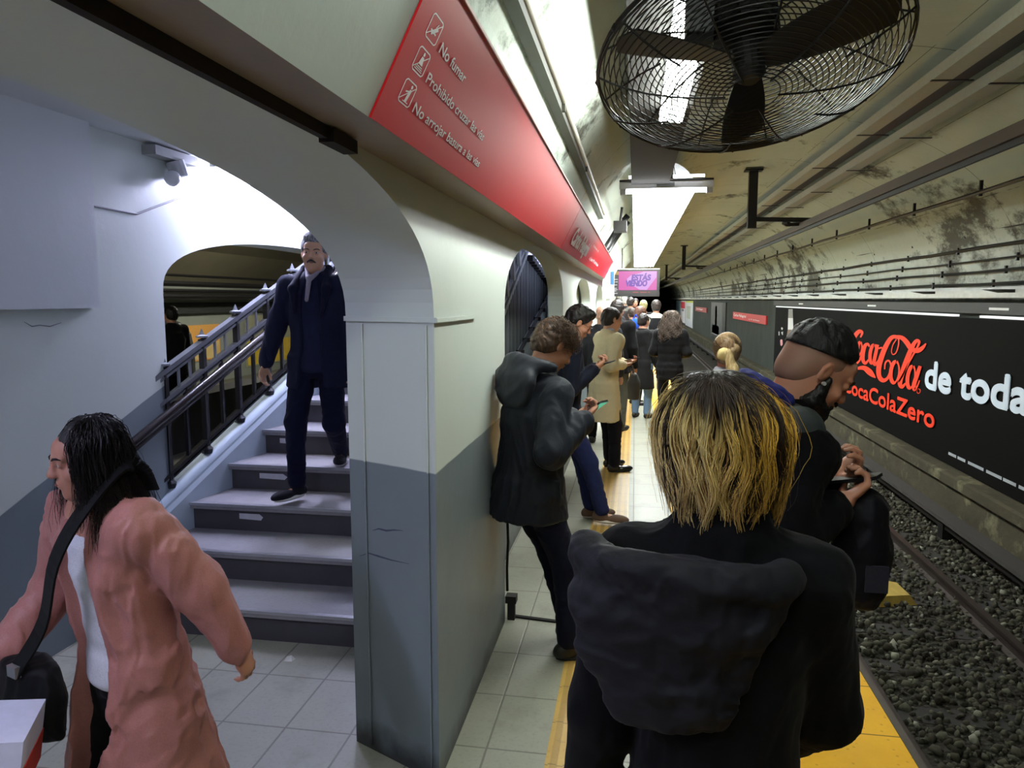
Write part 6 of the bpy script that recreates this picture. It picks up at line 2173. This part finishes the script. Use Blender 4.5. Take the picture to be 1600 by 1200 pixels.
f.hair_cap(hair_mat((0.07, 0.055, 0.05), (0.13, 0.10, 0.09)), t=0.012, top=0.010, quiff=0.008, amp=0.004, freq=60, low=-0.01, side_drop=0.0)
f.eyes()
g = G()
for sx in (-1, 1):
    g.tube([f.Hd(sx * 0.033 + 0.020 * math.cos(a), 0.104, 0.004 + 0.014 * math.sin(a)) for a in [2 * PI * q / 12 for q in range(13)]], 0.0014, 5)
    g.tube([f.Hd(sx * 0.053, 0.102, 0.008), f.Hd(sx * 0.074, 0.055, 0.010), f.Hd(sx * 0.080, -0.005, 0.010)], 0.0014, 5)
g.tube([f.Hd(-0.013, 0.104, 0.006), f.Hd(0.013, 0.104, 0.006)], 0.0014, 5)
g.build('glasses', plain((0.09, 0.08, 0.08), 0.3), f.root)
phone((-0.215, 5.78, 1.285), (0.1, 1, 0), (0.95, 0, 0.30), 'dark phone in the hands of the person with glasses')

# 7 --- beige trench coat
f = Fig((-0.27, 7.62, 0), -58, 1.69, 'person in a beige trench coat standing beside the ribbed strip, head turned away', vox=0.008, skin=(0.76, 0.57, 0.47),
        lean=5, head=(-6, 8, 0), hip=(0, -0.03), feet=((-0.09, 0.10, 0, 6), (0.11, 0.04, 0, -12)), hands=((-0.08, 7.78, 1.13, 1), (-0.085, 7.56, 1.12, 1)), curl=(0.7, 0.7), poles=((-0.5, -1, -0.8), (0.5, -1, -0.9)))
f.body(hands=((0.5, -0.1, 1.0), (-0.5, -0.1, 1.0)), hold=(True, True))
f.top('trench_coat', fabric((0.86, 0.80, 0.65), 0.8), hem=-0.34, thick=0.035, flare=0.035, collar=0.04, amp=0.008, seed=41, freq=12, sleeve=0.08)
g = G()
g.bar(f.T(-0.175, 0.02, 0.12), f.T(0.175, 0.02, 0.12), 0.02, 0.02)
F = Field(f.nb - 0.2, f.nb + 0.15, 0.007); F.loft(f.nb + np.array([0, 0, -0.02]), f.Rt, [(-0.01, 0.092, 0.085), (0.055, 0.070, 0.068)], k=0)
F.loft(f.nb, f.Rt, [(-0.1, 0.06, 0.06), (0.2, 0.062, 0.062)], k=0, op='sub'); F.mesh('collar', fabric((0.74, 0.70, 0.58), 0.8), f.root)
F = Field(f.nb - 0.2, f.nb + 0.15, 0.007); F.loft(f.nb + np.array([0, 0, -0.01]), f.Rt, [(0.02, 0.062, 0.062), (0.075, 0.058, 0.058)], k=0); F.mesh('shirt_collar', fabric((0.66, 0.68, 0.80)), f.root)
f.trousers(fabric((0.10, 0.095, 0.12)), thick=0.018)
f.shoes(plain((0.08, 0.07, 0.08), 0.25))
f.hair_cap(hair_mat((0.10, 0.075, 0.06), (0.20, 0.15, 0.12)), t=0.014, amp=0.004, freq=50, low=-0.05)
phone((-0.02, 7.68, 1.17), (0.3, 1, 0), (0.9, -0.3, 0.25), 'pale phone in the hands of the person in the trench coat', size=(0.08, 0.15))
b = Field((-0.15, -0.1, -0.32), (0.15, 0.1, 0.05), 0.01)
b.loft((0, 0, 0), np.eye(3), [(-0.28, 0.06, 0.08), (-0.1, 0.07, 0.10), (0.0, 0.03, 0.06)], k=0); b.wrinkle(0.005, 20, 1)
e = empty('bag', (0.005, 7.72, 1.02)); b.mesh('pouch', fabric((0.30, 0.30, 0.30), 0.7), e); g = G(); g.tube([(0, 0, -0.02), (-0.02, 0, 0.08)], 0.012, 6); g.build('handle', fabric((0.3, 0.3, 0.3)), e)
tag(e, 'grey bag hanging in front of the trench coat', 'bag')


def crowd(x, y, H, head, label, top_c, hair_c, hem=-0.15, leg_c=(0.07, 0.07, 0.09), vox=0.012, bald=False, skin=(0.72, 0.53, 0.44), hair_top=0.0, long_=0.0, lean=2, hyaw=0, hpitch=5, thick=0.03,
          shoe_c=(0.07, 0.06, 0.06), hands=(None, None), flare=0.02, hood=None, wide=1.0):
    f = Fig((x, y, 0), head, H, label, vox=vox, skin=skin, lean=lean, head=(hyaw, hpitch, 0), hands=hands, wide=wide)
    f.body()
    f.top('jacket' if hem > -0.3 else 'coat', fabric(top_c, 0.85), hem=hem, thick=thick, amp=0.006, seed=int(y * 10), freq=13, collar=0.03, flare=flare, hood=hood)
    f.trousers(fabric(leg_c), thick=0.016)
    f.shoes(plain(shoe_c, 0.5))
    if bald:
        f.hair_cap(hair_mat(hair_c), t=0.004, amp=0.001, low=-0.04, vox=0.007)
        for o in f.root.children:
            if o.name.startswith('hair'): pass
    else:
        f.hair_cap(hair_mat(hair_c), t=0.016, amp=0.005, freq=50, low=-0.06 - long_, top=hair_top, vox=0.007)
    return f


f = crowd(0.12, 11.2, 1.56, -25, 'person in a long black coat and light jeans with short dark hair', (0.10, 0.10, 0.105), (0.07, 0.05, 0.045), hem=-0.36, leg_c=(0.40, 0.50, 0.62), vox=0.009, hyaw=-15, flare=0.04, hood=(0.9, 0.8))
f = Fig((0.50, 10.5, 0), -12, 1.60, 'person in a black jacket with long curly grey brown hair down the back', vox=0.009, skin=(0.7, 0.5, 0.42), lean=1, head=(0, 6, 0), hands=((-0.16, 0.22, 1.0), (0.16, 0.22, 1.0)))
f.body()
f.top('jacket', fabric((0.065, 0.065, 0.075), 0.7), hem=-0.16, thick=0.045, amp=0.006, puff=(0.004, 0.10, 0), flare=0.0, seed=3, freq=14)
f.trousers(fabric((0.09, 0.10, 0.15)))
f.shoes(plain((0.07, 0.07, 0.08)))
f.hair_cap(hair_mat((0.24, 0.20, 0.17), (0.42, 0.37, 0.33)), t=0.022, amp=0.006, freq=50, low=-0.08, name='scalp_hair', sub_ears=False)
P, wd, cl = flow_hair(f, 1500, lambda p, r: 2.2 + 0.6 * r.random(len(p)), long_prof(0.27, 0.07, 0.118), dark_cols((0.20, 0.16, 0.14), (0.52, 0.46, 0.41)), seed=15, clump=0.6, clumps=80, K=16,
                      width=0.0036, wave=0.35, wfreq=9, front_open=0.8, spread=0.08)
strands_mesh('hair', P, wd, cl, f.root, M_STRAND)

f = Fig((0.545, 4.5, 0), -5, 1.575, 'person with light brown hair in a ponytail, mostly hidden behind the bleached hair', vox=0.009, skin=(0.75, 0.56, 0.46), lean=1, head=(0, 4, 0), hands=((-0.16, 0.22, 1.0), (0.16, 0.22, 1.0)))
f.body()
f.top('jacket', fabric((0.62, 0.62, 0.66), 0.7), hem=-0.12, thick=0.03, amp=0.006, seed=3, freq=14, collar=0.05)
f.trousers(fabric((0.12, 0.12, 0.15)))
f.shoes(plain((0.2, 0.2, 0.2)))
f.hair_cap(hair_mat((0.36, 0.27, 0.19), (0.56, 0.45, 0.33)), t=0.010, amp=0.002, freq=60, low=-0.07, name='scalp_hair', sub_ears=False)
tie = np.array([0, -0.118, -0.005])
r_ = np.random.default_rng(2)
n_ = 1500
th_ = r_.uniform(-PI, PI, n_); el_ = r_.uniform(-0.2, 1.5, n_)
st_ = np.stack([np.sin(th_) * np.cos(el_) * 0.090, -0.022 + np.cos(th_) * np.cos(el_) * 0.100, 0.028 + np.sin(el_) * 0.098], -1)
st_ = st_[st_[:, 1] < 0.05]
n_ = len(st_)
u_ = np.linspace(0, 1, 12)[None, :, None]
pp = st_[:, None] * (1 - u_) + tie * u_
nr = np.sqrt((pp[..., 0] / 0.090) ** 2 + ((pp[..., 1] + 0.022) / 0.104) ** 2 + ((pp[..., 2] - 0.028) / 0.100) ** 2)[..., None]
pp = np.where(nr < 1, (pp - np.array([0, -0.022, 0.028])) / nr + np.array([0, -0.022, 0.028]), pp) * 1.01
pp = f.hc + (pp * f.k) @ f.Rh.T
m_ = r_.uniform(0, 1, (n_, 1, 1))
cc_ = np.repeat(np.array(lin((0.34, 0.25, 0.17))) * (1 - m_) + np.array(lin((0.74, 0.62, 0.46))) * m_, 12, 1)
strands_mesh('hair', pp, np.full((n_, 12), 0.0016), cc_, f.root, M_STRAND)
F = Field(f.hc - 0.25, f.hc + 0.2, 0.006)
c_ = f.Hd(*tie)
F.ell(c_ + np.array([-0.02, -0.02, -0.01]), (0.042, 0.028, 0.036), k=0); F.wrinkle(0.006, 40, 3, vert=0.3)
F.mesh('scrunchie', fabric((0.82, 0.74, 0.52)), f.root)
F = Field(f.hc - 0.3, f.hc + 0.2, 0.007)
F.cap(c_ + np.array([0.0, -0.03, 0]), c_ + np.array([0.03, -0.05, -0.10]), 0.024, 0.034, k=0); F.cap(c_ + np.array([0.03, -0.05, -0.10]), c_ + np.array([0.03, -0.03, -0.20]), 0.034, 0.015, k=0.01); F.wrinkle(0.004, 60, 3, vert=0.2, sharp=True)
F.mesh('ponytail', hair_mat((0.60, 0.50, 0.34), (0.80, 0.70, 0.50)), f.root)

crowd(-0.25, 10.0, 1.76, -20, 'balding person in a black jacket and olive grey trousers past the trench coat', (0.065, 0.065, 0.075), (0.10, 0.085, 0.08), hem=-0.12, leg_c=(0.30, 0.31, 0.29), hpitch=14, vox=0.009, wide=1.1)
crowd(-0.40, 9.1, 1.70, -10, 'bald person between the glasses and the trench coat, only the head visible', (0.16, 0.16, 0.18), (0.55, 0.42, 0.36), bald=True, hpitch=12)
f = crowd(0.40, 14.2, 1.76, 2, 'person in a pale grey hoodie with a black backpack', (0.68, 0.68, 0.65), (0.14, 0.12, 0.11), hem=-0.12, leg_c=(0.42, 0.40, 0.38), wide=1.12, hood=(0.8, 0.7))
e = empty('backpack', (0.41, 14.02, 1.0))
F = Field((-0.2, -0.25, -0.05), (0.2, 0.2, 0.55), 0.012)
F.loft((0, -0.05, 0.0), np.eye(3), [(0, 0.13, 0.07), (0.05, 0.15, 0.10), (0.30, 0.15, 0.09), (0.44, 0.10, 0.06)], k=0); F.mesh('pack', fabric((0.08, 0.08, 0.09)), e)
for s_x in (-1, 1):
    g = G(); g.bar((s_x * 0.07, -0.02, 0.38), (s_x * 0.12, 0.13, 0.46), 0.05, 0.015); g.bar((s_x * 0.12, 0.13, 0.46), (s_x * 0.13, 0.22, 0.36), 0.05, 0.015); g.build('strap', fabric((0.08, 0.08, 0.09)), e)
tag(e, 'black backpack worn over the pale grey hoodie', 'backpack')
for (x, y, H, hd, lb, tc, hc_, kw) in (
        (-0.34, 13.6, 1.74, -60, 'person in dark grey facing sideways, in the crowd under the hanging screen', (0.14, 0.13, 0.14), (0.10, 0.08, 0.07), dict(hyaw=-10)),
        (0.04, 12.6, 1.66, -70, 'person with brown hair beside a bright blue bag in the crowd', (0.17, 0.15, 0.15), (0.22, 0.14, 0.10), dict(hpitch=20)),
        (-0.36, 16.5, 1.80, 10, 'person close to the white arcade wall, dark hair, far down the platform', (0.15, 0.13, 0.13), (0.09, 0.08, 0.08), {}),
        (0.20, 17.5, 1.74, 0, 'person with a cream cap in the crowd left of the backpack', (0.12, 0.12, 0.13), (0.62, 0.57, 0.42), dict(hair_top=0.01)),
        (-0.12, 18.5, 1.82, -30, 'person in a pale grey top at the back of the crowd', (0.50, 0.49, 0.47), (0.12, 0.10, 0.09), {}),
        (-0.30, 22.0, 1.84, 0, 'person with grey hair, farthest in the crowd along the arcade', (0.16, 0.15, 0.16), (0.45, 0.43, 0.42), {}),
        (0.02, 23.0, 1.80, 180, 'person facing the viewer at the far end of the crowd', (0.30, 0.16, 0.18), (0.10, 0.08, 0.08), {}),
        (-0.05, 15.2, 1.60, 20, 'short person in black in the middle of the crowd under the screen', (0.09, 0.09, 0.10), (0.12, 0.08, 0.07), dict(long_=0.06))):
    crowd(x, y, H, hd, lb, tc, hc_, vox=0.016, **kw)
b = Field((-0.12, -0.1, -0.14), (0.12, 0.1, 0.12), 0.01)
b.ell((0, 0, 0), (0.085, 0.06, 0.10), k=0); b.wrinkle(0.008, 20, 1)
e = empty('bag', (0.02, 12.32, 1.38)); b.mesh('pouch', fabric((0.12, 0.30, 0.80)), e)
g = G(); g.tube([(-0.05, 0, 0.08), (0, 0, 0.16), (0.05, 0, 0.08)], 0.008, 6); g.build('handle', fabric((0.12, 0.3, 0.8)), e)
tag(e, 'bright blue bag held up in the crowd', 'bag')
for (x, y, lb) in ((-6.2, 7.4, 'dark clothed person standing in the hall beyond the window arch'), (-6.3, 9.3, 'second dark clothed person beyond the window arch, nearer the counter')):
    crowd(x, y, 1.68, 70, lb, (0.08, 0.08, 0.09), (0.05, 0.045, 0.05), vox=0.016)
